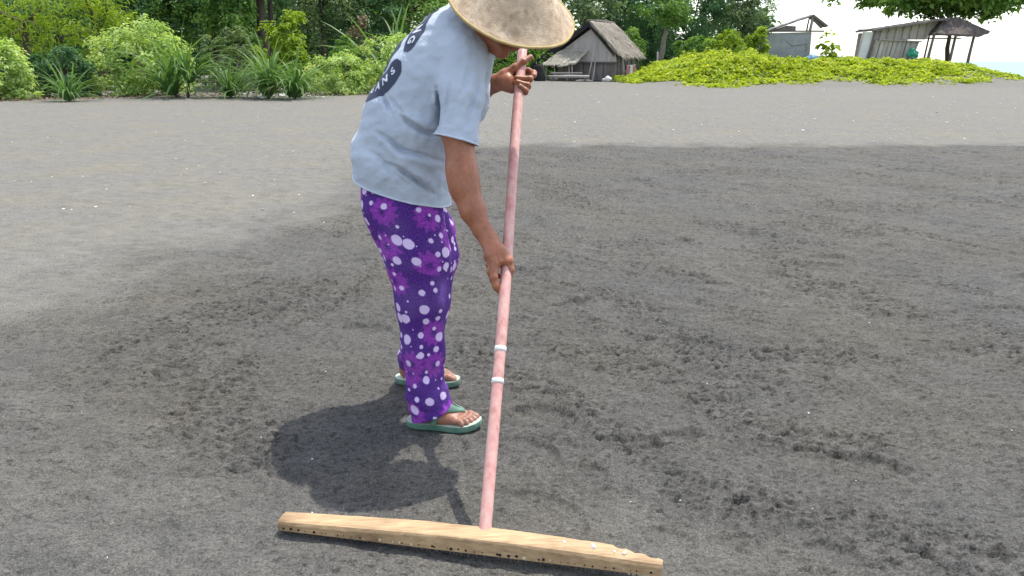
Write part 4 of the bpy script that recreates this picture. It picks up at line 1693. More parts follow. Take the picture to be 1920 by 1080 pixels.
strap_plant(350, 38, 172, 28.5, 130, 21, 'tall strap-leaved plant hard against the right flank of the largest pale bush', 1.0, 2)
strap_plant(432, 92, 172, 28.5, 115, 22, 'shorter dark strap-leaved plant at the foot of the olive bush', 1.0, 1)
strap_plant(497, 62, 172, 28.0, 125, 23, 'strap-leaved plant with a bright tuft below the yellow green bush, left of its twin', 1.0, 2)
strap_plant(552, 78, 172, 27.5, 120, 24, 'wide arching strap-leaved plant next to the low round pale bush', 1.0, 1)
strap_plant(128, 108, 180, 26.0, 80, 25, 'dark arching tuft of long blades in the shade left of the largest pale bush', 1.0, 1)
strap_plant(735, 8, 150, 38.0, 84, 26, 'high strap-leaved plant peeping over the tall pale bush', 1.0, 2)


# -- trees
def px_tree(u, Y, h, cv, cr, kind, label, **kw):
    b_ = at(u, 140, Y)
    cz = at(u, cv, Y).z - gz(b_.x, Y)
    return tree(b_.x, Y, h, (kw.pop('cx', 0.0), kw.pop('cy', 0.0), cz), cr, kind, label, **kw)


px_tree(60, 33, 6.0, 10, (3.4, 2.2, 1.9), 'lime', 'bright feathery tree with tiered sprays above the left edge bush', n=75, per=70, leaf=0.2, bark=dark_bark_m, cy=-0.9, seed=31, aspect=0.22, droop=0.75, Rk=0.28, up=0.1)
px_tree(195, 35, 5.5, 30, (2.3, 1.8, 1.7), 'lime', 'feathery green tree behind the top of the largest pale bush', n=52, per=66, leaf=0.2, bark=dark_bark_m, cy=-0.9, seed=32, aspect=0.22, droop=0.75, Rk=0.26, up=0.1)
TR = [(-60, 40, 9, -40, (4, 3, 3.4), 'deep', 'dark tree behind the feathery tree at the far left corner'),
      (120, 41, 8, 40, (2.6, 2.4, 2.2), 'deep', 'dark tree in the gap between the two feathery trees'),
      (262, 39, 9, -18, (2.6, 2.4, 3.0), 'deep', 'dark tree directly above the largest pale bush'),
      (330, 40, 9, -16, (2.0, 2.0, 2.4), 'mid', 'green tree above the tall strap-leaved plant'),
      (410, 41, 9, 0, (2.2, 2.2, 2.3), 'deep', 'blue green dense tree above the olive bush'),
      (455, 37, 8, 0, (1.2, 1.4, 1.9), 'mid', 'young bright tree left of the two bare dark trunks'),
      (610, 44, 9, -8, (2.6, 2.2, 2.9), 'olive', 'grey green tree above the mid green bush'),
      (690, 46, 9, 4, (2.6, 2.2, 2.7), 'deep', 'dark tree behind the dry pinkish shrub'),
      (770, 48, 9, -10, (3.2, 2.2, 3.2), 'mid', 'green tree behind the high strap-leaved plant'),
      (850, 52, 9, 0, (3.0, 2.5, 3.6), 'mid', 'green tree hidden mostly behind the shirt and hat'),
      (1090, 66, 9, -10, (3.2, 2.5, 3.6), 'olive', 'tree with greyish leaves rising over the ridge of the gabled hut'),
      (1165, 68, 10, -10, (3.6, 2.5, 4.2), 'deep', 'dark green tree to the right of the hut ridge'),
      (1218, 70, 9, 60, (2.4, 2.2, 3.4), 'deep', 'very dark low tree filling the shade beside the forked trunk'),
      (1288, 72, 10, 10, (3.6, 2.5, 4.4), 'deep', 'dense dark tree behind the rounded green bush'),
      (1350, 74, 11, -14, (3.0, 2.5, 4.6), 'olive', 'pale grey green tree with slim trunk above the yellow green bush'),
      (1405, 74, 10, 30, (2.0, 2.2, 3.2), 'olive', 'last grey green tree before the open sky')]
for i, (u, Y, h, cv, cr, kind, lab) in enumerate(TR):
    px_tree(u, Y, h, cv, cr, kind, lab, n=90, per=62, leaf=0.26 if Y > 55 else 0.22, seed=50 + i, bark=dark_bark_m, cy=-0.5, Rk=0.27, trunk_r=0.13)
# two bare dark trunks in the shade, and the forked trunk by the hut
px_tree(497, 38, 9, -60, (2.2, 1.8, 1.6), 'deep', 'tree with a straight dark bare trunk, the nearer of a close pair', n=50, per=60, leaf=0.22, seed=71, bark=dark_bark_m, trunk_r=0.2, fork=0.5)
px_tree(516, 39, 9, -64, (2.2, 1.8, 1.6), 'deep', 'tree with a straight dark bare trunk, the slimmer of a close pair', n=50, per=60, leaf=0.22, seed=72, bark=dark_bark_m, trunk_r=0.13, fork=0.5)
forked = px_tree(1234, 62, 7, 14, (1.9, 1.6, 1.5), 'mid', 'tree with a pale forked trunk standing right of the gabled hut', n=60, per=60, leaf=0.24, seed=73, trunk_r=0.17, fork=0.42, lean=(0.5, 0), limbs=5, cx=0.5)
# broad tree over the open pavilion
tb_ = at(1774, 110, 54.5)
tree(tb_.x, 54.5, 6.5, (-0.2, 0.0, at(1780, -13, 54.5).z - gz(tb_.x, 54.5)), (6.4, 3.5, 1.30), 'mid', 'broad dark green tree spreading over the open thatched pavilion', n=170, per=70, leaf=0.36, seed=81, trunk_r=0.13, bark=dark_bark_m, fork=0.5, limbs=12, Rk=0.46, aspect=0.6, tint_sd=0.24)

# -- far wood behind, one mass nobody could count
rng = np.random.RandomState(91)
nC = 1500
uu = rng.uniform(-260, 1428, nC)
YY = rng.uniform(78, 96, nC)
pos = np.array([list(at(u, 120, Y)) for u, Y in zip(uu, YY)])
pos[:, 2] = rng.uniform(0.2, 9.5, nC)
pos[::2, 2] = rng.uniform(0.1, 3.2, len(pos[::2]))
lim = 9.5 - np.clip((uu - 1300) / 128, 0, 1) * 5.0
pos[:, 2] = np.minimum(pos[:, 2], lim)
v, f, t = leaves(pos, 1.25, 60, 0.7, rng, 0.5, None, 0.5, 0.3, 0, rng.normal(-0.05, 0.15, nC))
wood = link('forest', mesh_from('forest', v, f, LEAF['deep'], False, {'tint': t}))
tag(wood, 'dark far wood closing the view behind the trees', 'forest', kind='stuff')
nC = 760
uu = rng.uniform(-220, 860, nC)
YY = rng.uniform(49, 60, nC)
pos = np.array([list(at(u, 120, Y)) for u, Y in zip(uu, YY)])
pos[:, 2] = rng.uniform(0.2, 6.5, nC)
v, f, t = leaves(pos, 0.95, 70, 0.36, rng, 0.5, None, 0.5, 0.3, 0, rng.normal(-0.05, 0.15, nC))
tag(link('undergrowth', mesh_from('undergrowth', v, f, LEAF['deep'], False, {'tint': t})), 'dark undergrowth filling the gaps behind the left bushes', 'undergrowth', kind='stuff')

# -- yellow green creepers on the low dune
rng = np.random.RandomState(97)
M = 74000
cx_ = rng.uniform(6.5, 32, M)
cy_ = rng.uniform(38.0, 56, M)
edge = 41.75 + 1.2 * fbm(cx_ * 0.35, cx_ * 0 + 2.2, 3, 61) + 0.7 * fbm(cx_ * 1.3, cy_ * 0.8, 2, 63) - 1.5 * np.exp(-((cx_ - 9.9) / 1.1) ** 2) - 1.6 * np.exp(-((cx_ - 13.0) / 0.9) ** 2)
edge += 0.5 * fbm(cx_ * 2.6, cy_ * 2.2, 2, 69)
edge = np.where(cx_ < 9.0, edge + (9.0 - cx_) * 1.6, edge) + np.clip(cx_ - 22, 0, 10) * 0.55
den = fbm(cx_ * 0.9, cy_ * 0.9, 3, 65)
ok = (cy_ > edge) & (den + 0.25 * rng.normal(0, 1, M) > -0.75 + 1.15 * np.exp(-(cy_ - edge) / 1.0) + 0.75 * smoothstep(20, 27.5, cx_)) & (cx_ < 28.2)
cx_, cy_, edge = cx_[ok], cy_[ok], edge[ok]
# stray runners and tufts creeping out over the bare sand
for k in range(70):
    px_ = rng.uniform(8.5, 29)
    e0 = np.interp(px_, cx_[np.argsort(cx_)][::50], edge[np.argsort(cx_)][::50])
    py_ = e0 - abs(rng.normal(0, 0.4)) - 0.05
    m_ = rng.randint(6, 40)
    sp = rng.uniform(0.12, 0.45)
    cx_ = np.concatenate([cx_, px_ + rng.normal(0, sp, m_)])
    cy_ = np.concatenate([cy_, py_ + rng.normal(0, sp * 0.8, m_)])
    edge = np.concatenate([edge, np.full(m_, py_ + 1.0)])
hump = 0.72 * smoothstep(9.8, 12.0, cx_) * (1 - smoothstep(12.8, 15.5, cx_))
lumps = np.clip(0.5 + 1.1 * fbm(cx_ * 0.9, cy_ * 0.9, 3, 66), 0, 1.4)
tall = smoothstep(0, 2.6, cy_ - edge) * (0.10 + 0.26 * lumps + hump * (0.25 + 0.35 * lumps)) * (1 - smoothstep(17, 24, cx_) * 0.4) + 0.04
hz = terrain(cx_, cy_)
pos = np.stack([cx_, cy_, hz + rng.uniform(0, 1, len(cx_)) * tall], -1)
tcl = 0.34 * fbm(cx_ * 0.8, cy_ * 0.8, 3, 67) + 0.12 * rng.normal(0, 1, len(cx_))
v, f, t = leaves(pos, 0.10, 3, 0.17, rng, 0.3, None, 0.8, 0.15, 0, tcl, 0.17)
tag(link('creepers', mesh_from('creepers', v, f, LEAF['creeper'], False, {'tint': t})), 'bright yellow green beach creepers matted over the low dune', 'creepers', kind='stuff')

# -- strand line: dead leaves, sticks and flecks along the edge of the bushes, shell bits on the sand
rng = np.random.RandomState(98)
pp, rr = [], []
for k in range(1500):
    u = rng.uniform(-30, 760)
    vv = np.interp(u, [0, 100, 400, 760], [189, 186, 180, 178]) + -abs(rng.normal(0, 4.0)) + 1.5
    g = gnd(u, vv)
    pp.append((g.x, g.y, gz(g.x, g.y) + 0.02))
v, f, t = leaves(np.array(pp), 0.05, 1, 0.12, rng, 0.1, None, 0.5, 0.0, 0, None, 0.25)
tag(link('leaf_litter', mesh_from('leaf_litter', v, f, LEAF['dead'], False, {'tint': t})), 'dry brown leaf litter along the foot of the bushes', 'leaf litter', kind='stuff')
shell_m = varied_mat('shell_bits', (0.55, 0.54, 0.50), (0.75, 0.74, 0.70), 30, 0.6)
bm = bmesh.new()


def fleck(p, s):
    m4 = Matrix.Translation(p) @ Matrix.Rotation(rng.uniform(0, 6.3), 4, 'Z') @ Matrix.Rotation(rng.normal(0, 0.3), 4, 'X') @ Matrix.Diagonal((s, s * rng.uniform(0.3, 0.8), s * 0.25, 1))
    g = bmesh.ops.create_icosphere(bm, subdivisions=1, radius=1.0)
    bmesh.ops.transform(bm, matrix=m4, verts=g['verts'])


for k in range(90):
    u, vv = rng.uniform(900, 1920), rng.uniform(168, 272)
    p = gnd(u, vv); fleck((p.x, p.y, gz(p.x, p.y) + 0.012), rng.uniform(0.010, 0.035) * (p.y / 14) ** 0.5)
for k in range(55):
    u, vv = rng.uniform(0, 640), rng.uniform(186, 420)
    p = gnd(u, vv); fleck((p.x, p.y, gz(p.x, p.y) + 0.012), rng.uniform(0.006, 0.022) * (p.y / 14) ** 0.5)
for k in range(22):
    u, vv = rng.uniform(0, 1900), rng.uniform(500, 1070)
    p = gnd(u, vv); fleck((p.x, p.y, gz(p.x, p.y) + 0.012), rng.uniform(0.0025, 0.005))
for k in range(150):
    u = rng.normal(520, 40); vv = rng.uniform(168, 184)
    p = gnd(u, vv); fleck((p.x, p.y, gz(p.x, p.y) + 0.03), rng.uniform(0.03, 0.12))
tag(link('beach_flecks', bm_mesh('beach_flecks', bm, shell_m)), 'white shell and coral flecks scattered on the black sand', 'shell flecks', kind='stuff')

# ------------------------------------------------------------------ buildings
grey_board_m = varied_mat('weathered_boards', (0.40, 0.355, 0.335), (0.58, 0.53, 0.50), 5, 0.85, 26, 0.5, 0.02, (1, 1, 0.15))
dark_board_m = varied_mat('old_dark_boards', (0.15, 0.13, 0.12), (0.28, 0.25, 0.235), 5, 0.9, 26, 0.5, 0.02, (1, 1, 0.2))
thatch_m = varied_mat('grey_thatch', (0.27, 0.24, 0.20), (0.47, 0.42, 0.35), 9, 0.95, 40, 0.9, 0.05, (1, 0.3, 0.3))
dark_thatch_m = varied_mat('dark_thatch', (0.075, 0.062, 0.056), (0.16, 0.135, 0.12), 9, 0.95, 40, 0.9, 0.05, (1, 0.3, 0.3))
pale_straw_m = varied_mat('bleached_straw', (0.46, 0.43, 0.34), (0.64, 0.60, 0.50), 12, 0.95, 50, 0.9, 0.04)
pole_m = varied_mat('grey_pole', (0.26, 0.24, 0.22), (0.42, 0.39, 0.36), 8, 0.85)
dark_pole_m = varied_mat('dark_pole', (0.10, 0.085, 0.085), (0.19, 0.165, 0.16), 8, 0.85)
block_m = varied_mat('grey_render', (0.24, 0.255, 0.27), (0.36, 0.37, 0.38), 2.2, 0.9, 18, 0.5, 0.03)
sheet_m = varied_mat('pale_sheeting', (0.38, 0.345, 0.30), (0.56, 0.52, 0.47), 2.0, 0.75, 10, 0.3, 0.02, (1, 1, 0.3))
white_sheet_m = varied_mat('white_sheeting', (0.62, 0.62, 0.62), (0.74, 0.74, 0.74), 2.0, 0.75, 10, 0.3, 0.02)
rust_sheet_m = varied_mat('grey_roof_sheet', (0.10, 0.092, 0.088), (0.20, 0.18, 0.17), 3.0, 0.6, 20, 0.3, 0.02)
black_wood_m = varied_mat('black_wood', (0.018, 0.017, 0.018), (0.04, 0.037, 0.037), 8, 0.9)  # plain near-black wood for barge boards, post and stump
RNG = random.Random(5)


def poly_slab(bm, pts, th_vec):
    """a flat polygon given real thickness"""
    a = [bm.verts.new(p) for p in pts]
    b_ = [bm.verts.new(Vector(p) + Vector(th_vec)) for p in pts]
    n = len(pts)
    fs = [bm.faces.new(a), bm.faces.new(list(reversed(b_)))]
    for k in range(n): fs.append(bm.faces.new((a[k], b_[k], b_[(k + 1) % n], a[(k + 1) % n])))
    bmesh.ops.recalc_face_normals(bm, faces=fs)


def grid_slab(bm, p00, p10, p11, p01, th, nu=14, nv=6, rough=0.02):
    """roof sheet with ragged relief; th vector is its thickness"""
    p00, p10, p11, p01 = map(Vector, (p00, p10, p11, p01))
    th = Vector(th)
    L = []
    for lay in (0, 1):
        L.append([[bm.verts.new(p00.lerp(p10, i / nu).lerp(p01.lerp(p11, i / nu), j / nv) + th * lay + Vector((RNG.uniform(-1, 1), RNG.uniform(-1, 1), RNG.uniform(-1, 1))) * rough) for i in range(nu + 1)] for j in range(nv + 1)])
    A, B = L
    fs = []
    for j in range(nv):
        for i in range(nu):
            fs.append(bm.faces.new((A[j][i], A[j][i + 1], A[j + 1][i + 1], A[j + 1][i])))
            fs.append(bm.faces.new((B[j][i], B[j + 1][i], B[j + 1][i + 1], B[j][i + 1])))
    for i in range(nu):
        fs.append(bm.faces.new((A[0][i], B[0][i], B[0][i + 1], A[0][i + 1])))
        fs.append(bm.faces.new((A[nv][i], A[nv][i + 1], B[nv][i + 1], B[nv][i])))
    for j in range(nv):
        fs.append(bm.faces.new((A[j][0], A[j + 1][0], B[j + 1][0], B[j][0])))
        fs.append(bm.faces.new((A[j][nu], B[j][nu], B[j + 1][nu], A[j + 1][nu])))
    bmesh.ops.recalc_face_normals(bm, faces=fs)


def part(name, mat, parent, fn, smooth=False):
    bm = bmesh.new()
    fn(bm)
    return link(name, bm_mesh(name, bm, mat, smooth), parent)


def post(parent, a, b_, r, mat, name='post'):
    return part(name, mat, parent, lambda bm: add_tube(bm, [a, (Vector(a) + Vector(b_)) / 2 + Vector((RNG.uniform(-1, 1) * r * 0.5, 0, 0)), b_], [r * 1.08, r, r * 0.9], 8), True)


# ---- gabled hut, turned so its right roof slope shows
HY = 54.0
hb_ = at(1107, 146, HY)
hut = empty('gabled_hut', (hb_.x, HY, gz(hb_.x, HY)), R(-32))
tag(hut, 'grey thatched gable hut with a pale straw awning, beside the wood', 'hut')
PXM = FPX / (HY * CP + 0.3)
CX = math.cos(R(32))


def hx(u):
    return (u - 1107) / PXM / CX


def hzv(v):
    return (146 - v) / PXM


ridge, eL, eR = (0, hzv(44)), (hx(1001), hzv(120)), (hx(1152), hzv(97))
D = 3.0
part('gable_wall', grey_board_m, hut, lambda bm: poly_slab(bm, [(hx(1050), 0, hzv(94)), (hx(1030), 0, hzv(108)), (hx(1030), 0, hzv(112)), (hx(1152), 0, hzv(112)), (hx(1149), 0, hzv(99)), (0, 0, hzv(52))], (0, 0.06, 0)))
# boards of the lower front
for i in range(9):
    x0 = hx(1046) + i * (hx(1152) - hx(1046)) / 9
    w = (hx(1152) - hx(1046)) / 9
    o = part('board', dark_board_m, hut, lambda bm: add_box(bm, (x0 + w / 2, 0.10 + RNG.uniform(0, 0.05), hzv(129)), (w * 0.93, 0.05, hzv(112) - 0.02 + RNG.uniform(-0.06, 0.0))))
part('tie_beam', dark_pole_m, hut, lambda bm: add_box(bm, ((hx(1090) + hx(1152)) / 2, -0.06, hzv(112.5)), (hx(1152) - hx(1090), 0.1, 0.09)))
part('back_wall', dark_board_m, hut, lambda bm: poly_slab(bm, [(hx(1040), D, 0), (hx(1150), D, 0), (hx(1149), D, hzv(100)), (0, D, hzv(52)), (hx(1040), D, hzv(100))], (0, 0.06, 0)))
part('side_wall', dark_board_m, hut, lambda bm: add_box(bm, (hx(1150), D / 2, hzv(124)), (0.07, D - 0.1, hzv(103))))
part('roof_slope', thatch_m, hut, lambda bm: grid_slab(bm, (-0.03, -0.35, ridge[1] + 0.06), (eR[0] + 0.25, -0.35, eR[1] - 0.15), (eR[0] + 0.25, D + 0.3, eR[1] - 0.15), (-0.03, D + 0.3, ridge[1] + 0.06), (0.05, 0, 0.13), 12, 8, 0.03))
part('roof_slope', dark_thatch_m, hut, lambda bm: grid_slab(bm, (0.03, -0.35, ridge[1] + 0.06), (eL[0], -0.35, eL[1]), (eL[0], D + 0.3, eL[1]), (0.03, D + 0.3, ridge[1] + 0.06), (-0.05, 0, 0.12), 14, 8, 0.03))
part('barge_board', black_wood_m, hut, lambda bm: poly_slab(bm, [(0, -0.40, ridge[1] + 0.10), (eL[0], -0.40, eL[1] + 0.04), (eL[0] + 0.02, -0.40, eL[1] - 0.42), (eL[0] * 0.5, -0.40, (ridge[1] + eL[1]) / 2 - 0.26), (0, -0.40, ridge[1] - 0.16)], (0, 0.05, 0)))
part('barge_board', black_wood_m, hut, lambda bm: poly_slab(bm, [(0, -0.43, ridge[1] + 0.04), (eR[0], -0.43, eR[1] - 0.06), (eR[0], -0.43, eR[1] - 0.20), (0, -0.43, ridge[1] - 0.18)], (0, 0.05, 0)))
part('ridge_cap', dark_thatch_m, hut, lambda bm: add_tube(bm, [(-0.1, -0.45, ridge[1] + 0.16), (0.0, D / 2, ridge[1] + 0.17), (0, D + 0.3, ridge[1] + 0.13)], 0.12, 7, True, 0.15, RNG), True)
# loose straw over the two roof slopes
def straws(name, corners, n, seed, mat, L=0.45):
    rs_ = np.random.RandomState(seed)
    a, b_, c, d = [np.array(q) for q in corners]      # ridge-front, eave-front, eave-back, ridge-back
    dn = (b_ - a) / np.linalg.norm(b_ - a)
    al = (d - a) / np.linalg.norm(d - a)
    nr = np.cross(dn, al); nr = nr if nr[2] > 0 else -nr
    u, v = rs_.uniform(0, 1, n), rs_.uniform(0, 1, n)
    p = a + (b_ - a) * u[:, None] + (d - a) * v[:, None] + nr * rs_.uniform(0.08, 0.17, n)[:, None]
    dd = dn + al * rs_.normal(0, 0.18, n)[:, None] + nr * rs_.normal(0.04, 0.10, n)[:, None]
    l = L * rs_.uniform(0.5, 1.3, n)
    w = al * 0.022
    vv = np.stack([p - w, p + w, p + dd * l[:, None] + w * 0.4, p + dd * l[:, None] - w * 0.4], 1).reshape(-1, 3)
    return tag(link(name, mesh_from(name, vv, np.arange(4 * n).reshape(n, 4), mat, False), hut), kind='stuff')


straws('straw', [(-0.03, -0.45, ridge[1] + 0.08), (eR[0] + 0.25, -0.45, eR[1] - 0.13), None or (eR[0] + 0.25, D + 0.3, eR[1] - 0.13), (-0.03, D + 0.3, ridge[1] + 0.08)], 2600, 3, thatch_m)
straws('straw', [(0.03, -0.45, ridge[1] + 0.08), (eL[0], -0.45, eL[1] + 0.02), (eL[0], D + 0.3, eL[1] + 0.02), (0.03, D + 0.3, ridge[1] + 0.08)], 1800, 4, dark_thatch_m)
straws('awning_straw', [(hx(1058), -0.12, hzv(91)), (hx(1042), -1.5, hzv(117)), (hx(1098), -1.5, hzv(116)), (hx(1104), -0.12, hzv(93))], 900, 5, pale_straw_m, 0.3)
part('awning', pale_straw_m, hut, lambda bm: grid_slab(bm, (hx(1058), -0.12, hzv(91)), (hx(1104), -0.12, hzv(93)), (hx(1098), -1.5, hzv(116)), (hx(1042), -1.5, hzv(117)), (0, 0.03, 0.10), 16, 6, 0.045))
for u in (1045, 1060, 1086, 1091):
    post(hut, (hx(u), -1.35, -0.05), (hx(u), -1.35, hzv(116)), 0.045, pole_m)
post(hut, (hx(1116.5), -1.2, -0.05), (hx(1121), -0.45, hzv(72)), 0.05, pole_m, 'leaning_pole')
post(hut, (hx(1125), -1.2, -0.05), (hx(1120), -0.45, hzv(112)), 0.05, pole_m, 'leaning_pole')
post(hut, (hx(1011), -0.3, -0.05), (hx(1010), -0.3, hzv(117)), 0.30, black_wood_m)
post(hut, (hx(1018), D, -0.05), (hx(1018), D, hzv(114)), 0.09, dark_pole_m)
for k in range(7):
    y = 0.0 + k * 0.48
    xx = eR[0] + 0.10 + RNG.uniform(-0.05, 0.05)
    post(hut, (xx + RNG.uniform(0.0, 0.45), y, -0.05), (xx, y + RNG.uniform(-0.1, 0.1), eR[1] - 0.12), RNG.uniform(0.045, 0.085), pole_m if k % 2 else dark_pole_m)


def near_hut(u, v, dy=0.0):
    g = at(u, v, HY - 2.0 + dy)
    return Vector((g.x, HY - 2.0 + dy, gz(g.x, HY - 2.0 + dy)))


g = near_hut(1012, 146)
stump = link('stump', bm_mesh('stump', (lambda bm: (add_tube(bm, [(0, 0, -0.1), (0.02, 0, 0.4), (-0.03, 0, 0.8), (-0.1, 0, 1.02)], [0.36, 0.33, 0.31, 0.26], 14, True, 0.06, RNG), bm)[1])(bmesh.new()), black_wood_m, True))
stump.location = g  # squat black shape added under the low eave end
tag(stump, 'black stump below the low left eave of the gabled hut', 'stump')
# bench and driftwood in front of the hut
g = near_hut(1066, 146)
bench = empty('log_bench', g)
tag(bench, 'long pale log bench on short legs below the straw awning', 'bench')
part('seat', pole_m, bench, lambda bm: add_tube(bm, [(-1.25, 0, 0.30), (0, 0.02, 0.31), (1.3, 0, 0.30)], [0.085, 0.10, 0.085], 9), True)
for x in (-1.0, -0.1, 1.0):
    part('leg', dark_pole_m, bench, lambda bm: add_tube(bm, [(x, 0, -0.03), (x, 0, 0.27)], 0.07, 7), True)
g = near_hut(1062, 145, 0.6)
table = empty('plank_table', g)
tag(table, 'grey plank table standing under the straw awning behind the log bench', 'table')
part('tabletop', pole_m, table, lambda bm: add_box(bm, (0, 0, 0.52), (2.0, 0.5, 0.07)))
for sx in (-0.85, 0.85):
    for sy in (-0.18, 0.18):
        part('leg', dark_pole_m, table, lambda bm: add_box(bm, (sx, sy, 0.22), (0.08, 0.08, 0.50)))
for u, s, lab, m_ in ((1140, 0.20, 'pale lumpy sack on the ground right of the leaning poles', white_sheet_m), (1133, 0.13, 'small pale bundle next to the lumpy sack', sheet_m)):
    g = near_hut(u, 146)
    bm = bmesh.new()
    bmesh.ops.create_icosphere(bm, subdivisions=3, radius=1.0)
    for v in bm.verts:
        n_ = math.sin(v.co.x * 5 + s * 40) * 0.08 + math.sin(v.co.y * 7 + v.co.z * 6) * 0.07
        v.co *= (1 + n_)
        v.co = Vector((v.co.x * s * 1.2, v.co.y * s, max(v.co.z, -0.8) * s + s * 0.78))
    o = link('sack', bm_mesh('sack', bm, m_, True))
    o.location = g
    tag(o, lab, 'sack')
for u0, u1, r, lab in ((1080, 1112, 0.05, 'bleached driftwood branch lying before the leaning poles'), (1150, 1200, 0.06, 'long grey driftwood pole lying right of the gabled hut')):
    a, c = near_hut(u0, 146, -0.3), near_hut(u1, 146, 0.3)
    bm = bmesh.new()
    mid = (c - a) / 2
    add_tube(bm, [(0, 0, r), mid + Vector((0, 0, r + 0.05)), (c - a) + Vector((0, 0, r))], [r, r * 1.1, r * 0.6], 8)
    o = link('driftwood', bm_mesh('driftwood', bm, pole_m, True))
    o.location = a
    tag(o, lab, 'driftwood')
g = near_hut(1180, 146, 1.0)
cloth = empty('laundry', g + Vector((0, 0, 0)))
tag(cloth, 'red and white cloth hung by the right posts of the gabled hut', 'cloth')
red_m = varied_mat('faded_red_cloth', (0.42, 0.16, 0.17), (0.52, 0.24, 0.24), 9)
for k, (x, m_) in enumerate(((-0.12, red_m), (0.10, white_sheet_m), (0.26, red_m))):
    def cl_(bm):
        grid_slab(bm, (x - 0.1, 0, 0.25), (x + 0.1, 0, 0.22), (x + 0.09, 0, 0.85), (x - 0.06, 0, 0.88), (0, 0.02, 0), 6, 8, 0.012)
    part('cloth_piece', m_, cloth, cl_, True)
part('line_pole', pole_m, cloth, lambda bm: add_tube(bm, [(-0.5, 0.05, -0.05), (-0.1, 0.05, 0.88), (0.4, 0.05, 0.9)], 0.025, 6), True)
g = at(1231, 140, 56.0)
wp = bpy.data.objects.new('stake', None)
bm = bmesh.new()
add_tube(bm, [(0, 0, -0.1), (0.01, 0, 0.5), (0, 0, 1.05)], [0.06, 0.055, 0.05], 8)
o = link('stake', bm_mesh('stake', bm, pole_m, True)); o.location = (g.x, 56.0, gz(g.x, 56.0))
tag(o, 'short pale stake standing in front of the forked trunk', 'stake')
bpy.data.objects.remove(wp)

# ---- broken grey house on the dune
SY = 51.0
k_ = (SY * CP + 0.3) / FPX


def dune(u, Y=SY):
    g = at(u, 112, Y)
    return Vector((g.x, Y, gz(g.x, Y)))


def zat(v, Y=SY):
    return CAMH + (112 - v) * (Y * CP + 0.3) / FPX / CP * 1.0


hb2 = dune(1437)
house = empty('broken_house', hb2)
tag(house, 'small broken grey house with a half bare gable frame on the dune', 'house')
z2 = hb2.z


def X2(u): return (at(u, 100, SY).x - hb2.x)


def Z2(v): return at(1480, v, SY).z - z2


part('wall', block_m, house, lambda bm: poly_slab(bm, [(X2(1440), 0, -0.1), (X2(1515), 0, -0.1), (X2(1517), 0, Z2(60)), (X2(1440), 0, Z2(62))], (0, 0.14, 0)))
part('side_wall', sheet_m, house, lambda bm: poly_slab(bm, [(X2(1517), 0.15, -0.1), (X2(1517), 2.4, -0.1), (X2(1517), 2.4, Z2(62)), (X2(1517), 0.15, Z2(60.5))], (0.10, 0, 0)))
part('back_wall', block_m, house, lambda bm: poly_slab(bm, [(X2(1440), 2.45, -0.1), (X2(1516), 2.45, -0.1), (X2(1516), 2.45, Z2(62)), (X2(1440), 2.45, Z2(62))], (0, 0.12, 0)))
part('wall_plate', dark_pole_m, house, lambda bm: add_box(bm, ((X2(1436) + X2(1540)) / 2, -0.06, Z2(58.5)), (X2(1540) - X2(1436), 0.12, 0.09)))
part('roof_sheet', rust_sheet_m, house, lambda bm: grid_slab(bm, (X2(1431), -0.3, Z2(61)), (X2(1512), -0.3, Z2(32)), (X2(1512), 1.0, Z2(32)), (X2(1431), 1.0, Z2(61)), (0, 0, 0.09), 12, 4, 0.015))
part('rafter', dark_pole_m, house, lambda bm: poly_slab(bm, [(X2(1517), -0.2, Z2(27)), (X2(1547), -0.2, Z2(49)), (X2(1543), -0.2, Z2(51)), (X2(1513), -0.2, Z2(30))], (0, 0.9, 0)))
part('rafter', dark_pole_m, house, lambda bm: poly_slab(bm, [(X2(1518), -0.1, Z2(33)), (X2(1538), -0.1, Z2(49)), (X2(1534), -0.1, Z2(54)), (X2(1517), -0.1, Z2(38))], (0, 0.1, 0)))
part('dark_infill', dark_board_m, house, lambda bm: poly_slab(bm, [(X2(1436), 0.0, Z2(60)), (X2(1488), 0.0, Z2(60)), (X2(1488), 0.0, Z2(49)), (X2(1470), 0.0, Z2(48))], (0, 0.06, 0)))  # dark panel added to fill the dark triangle under the left eave
post(house, (X2(1514), -0.05, Z2(58)), (X2(1516), -0.05, Z2(28)), 0.085, pole_m, 'king_post')
post(house, (X2(1509), 0.05, Z2(58)), (X2(1512), 0.05, Z2(32)), 0.05, dark_pole_m, 'king_post')
part('crack', dark_board_m, house, lambda bm: add_tube(bm, [(X2(1472), -0.004, Z2(77)), (X2(1484), -0.004, Z2(86)), (X2(1498), -0.004, Z2(85)), (X2(1510), -0.004, Z2(82)), (X2(1511), -0.004, Z2(96))], [0.02, 0.03, 0.025, 0.04, 0.03], 5))

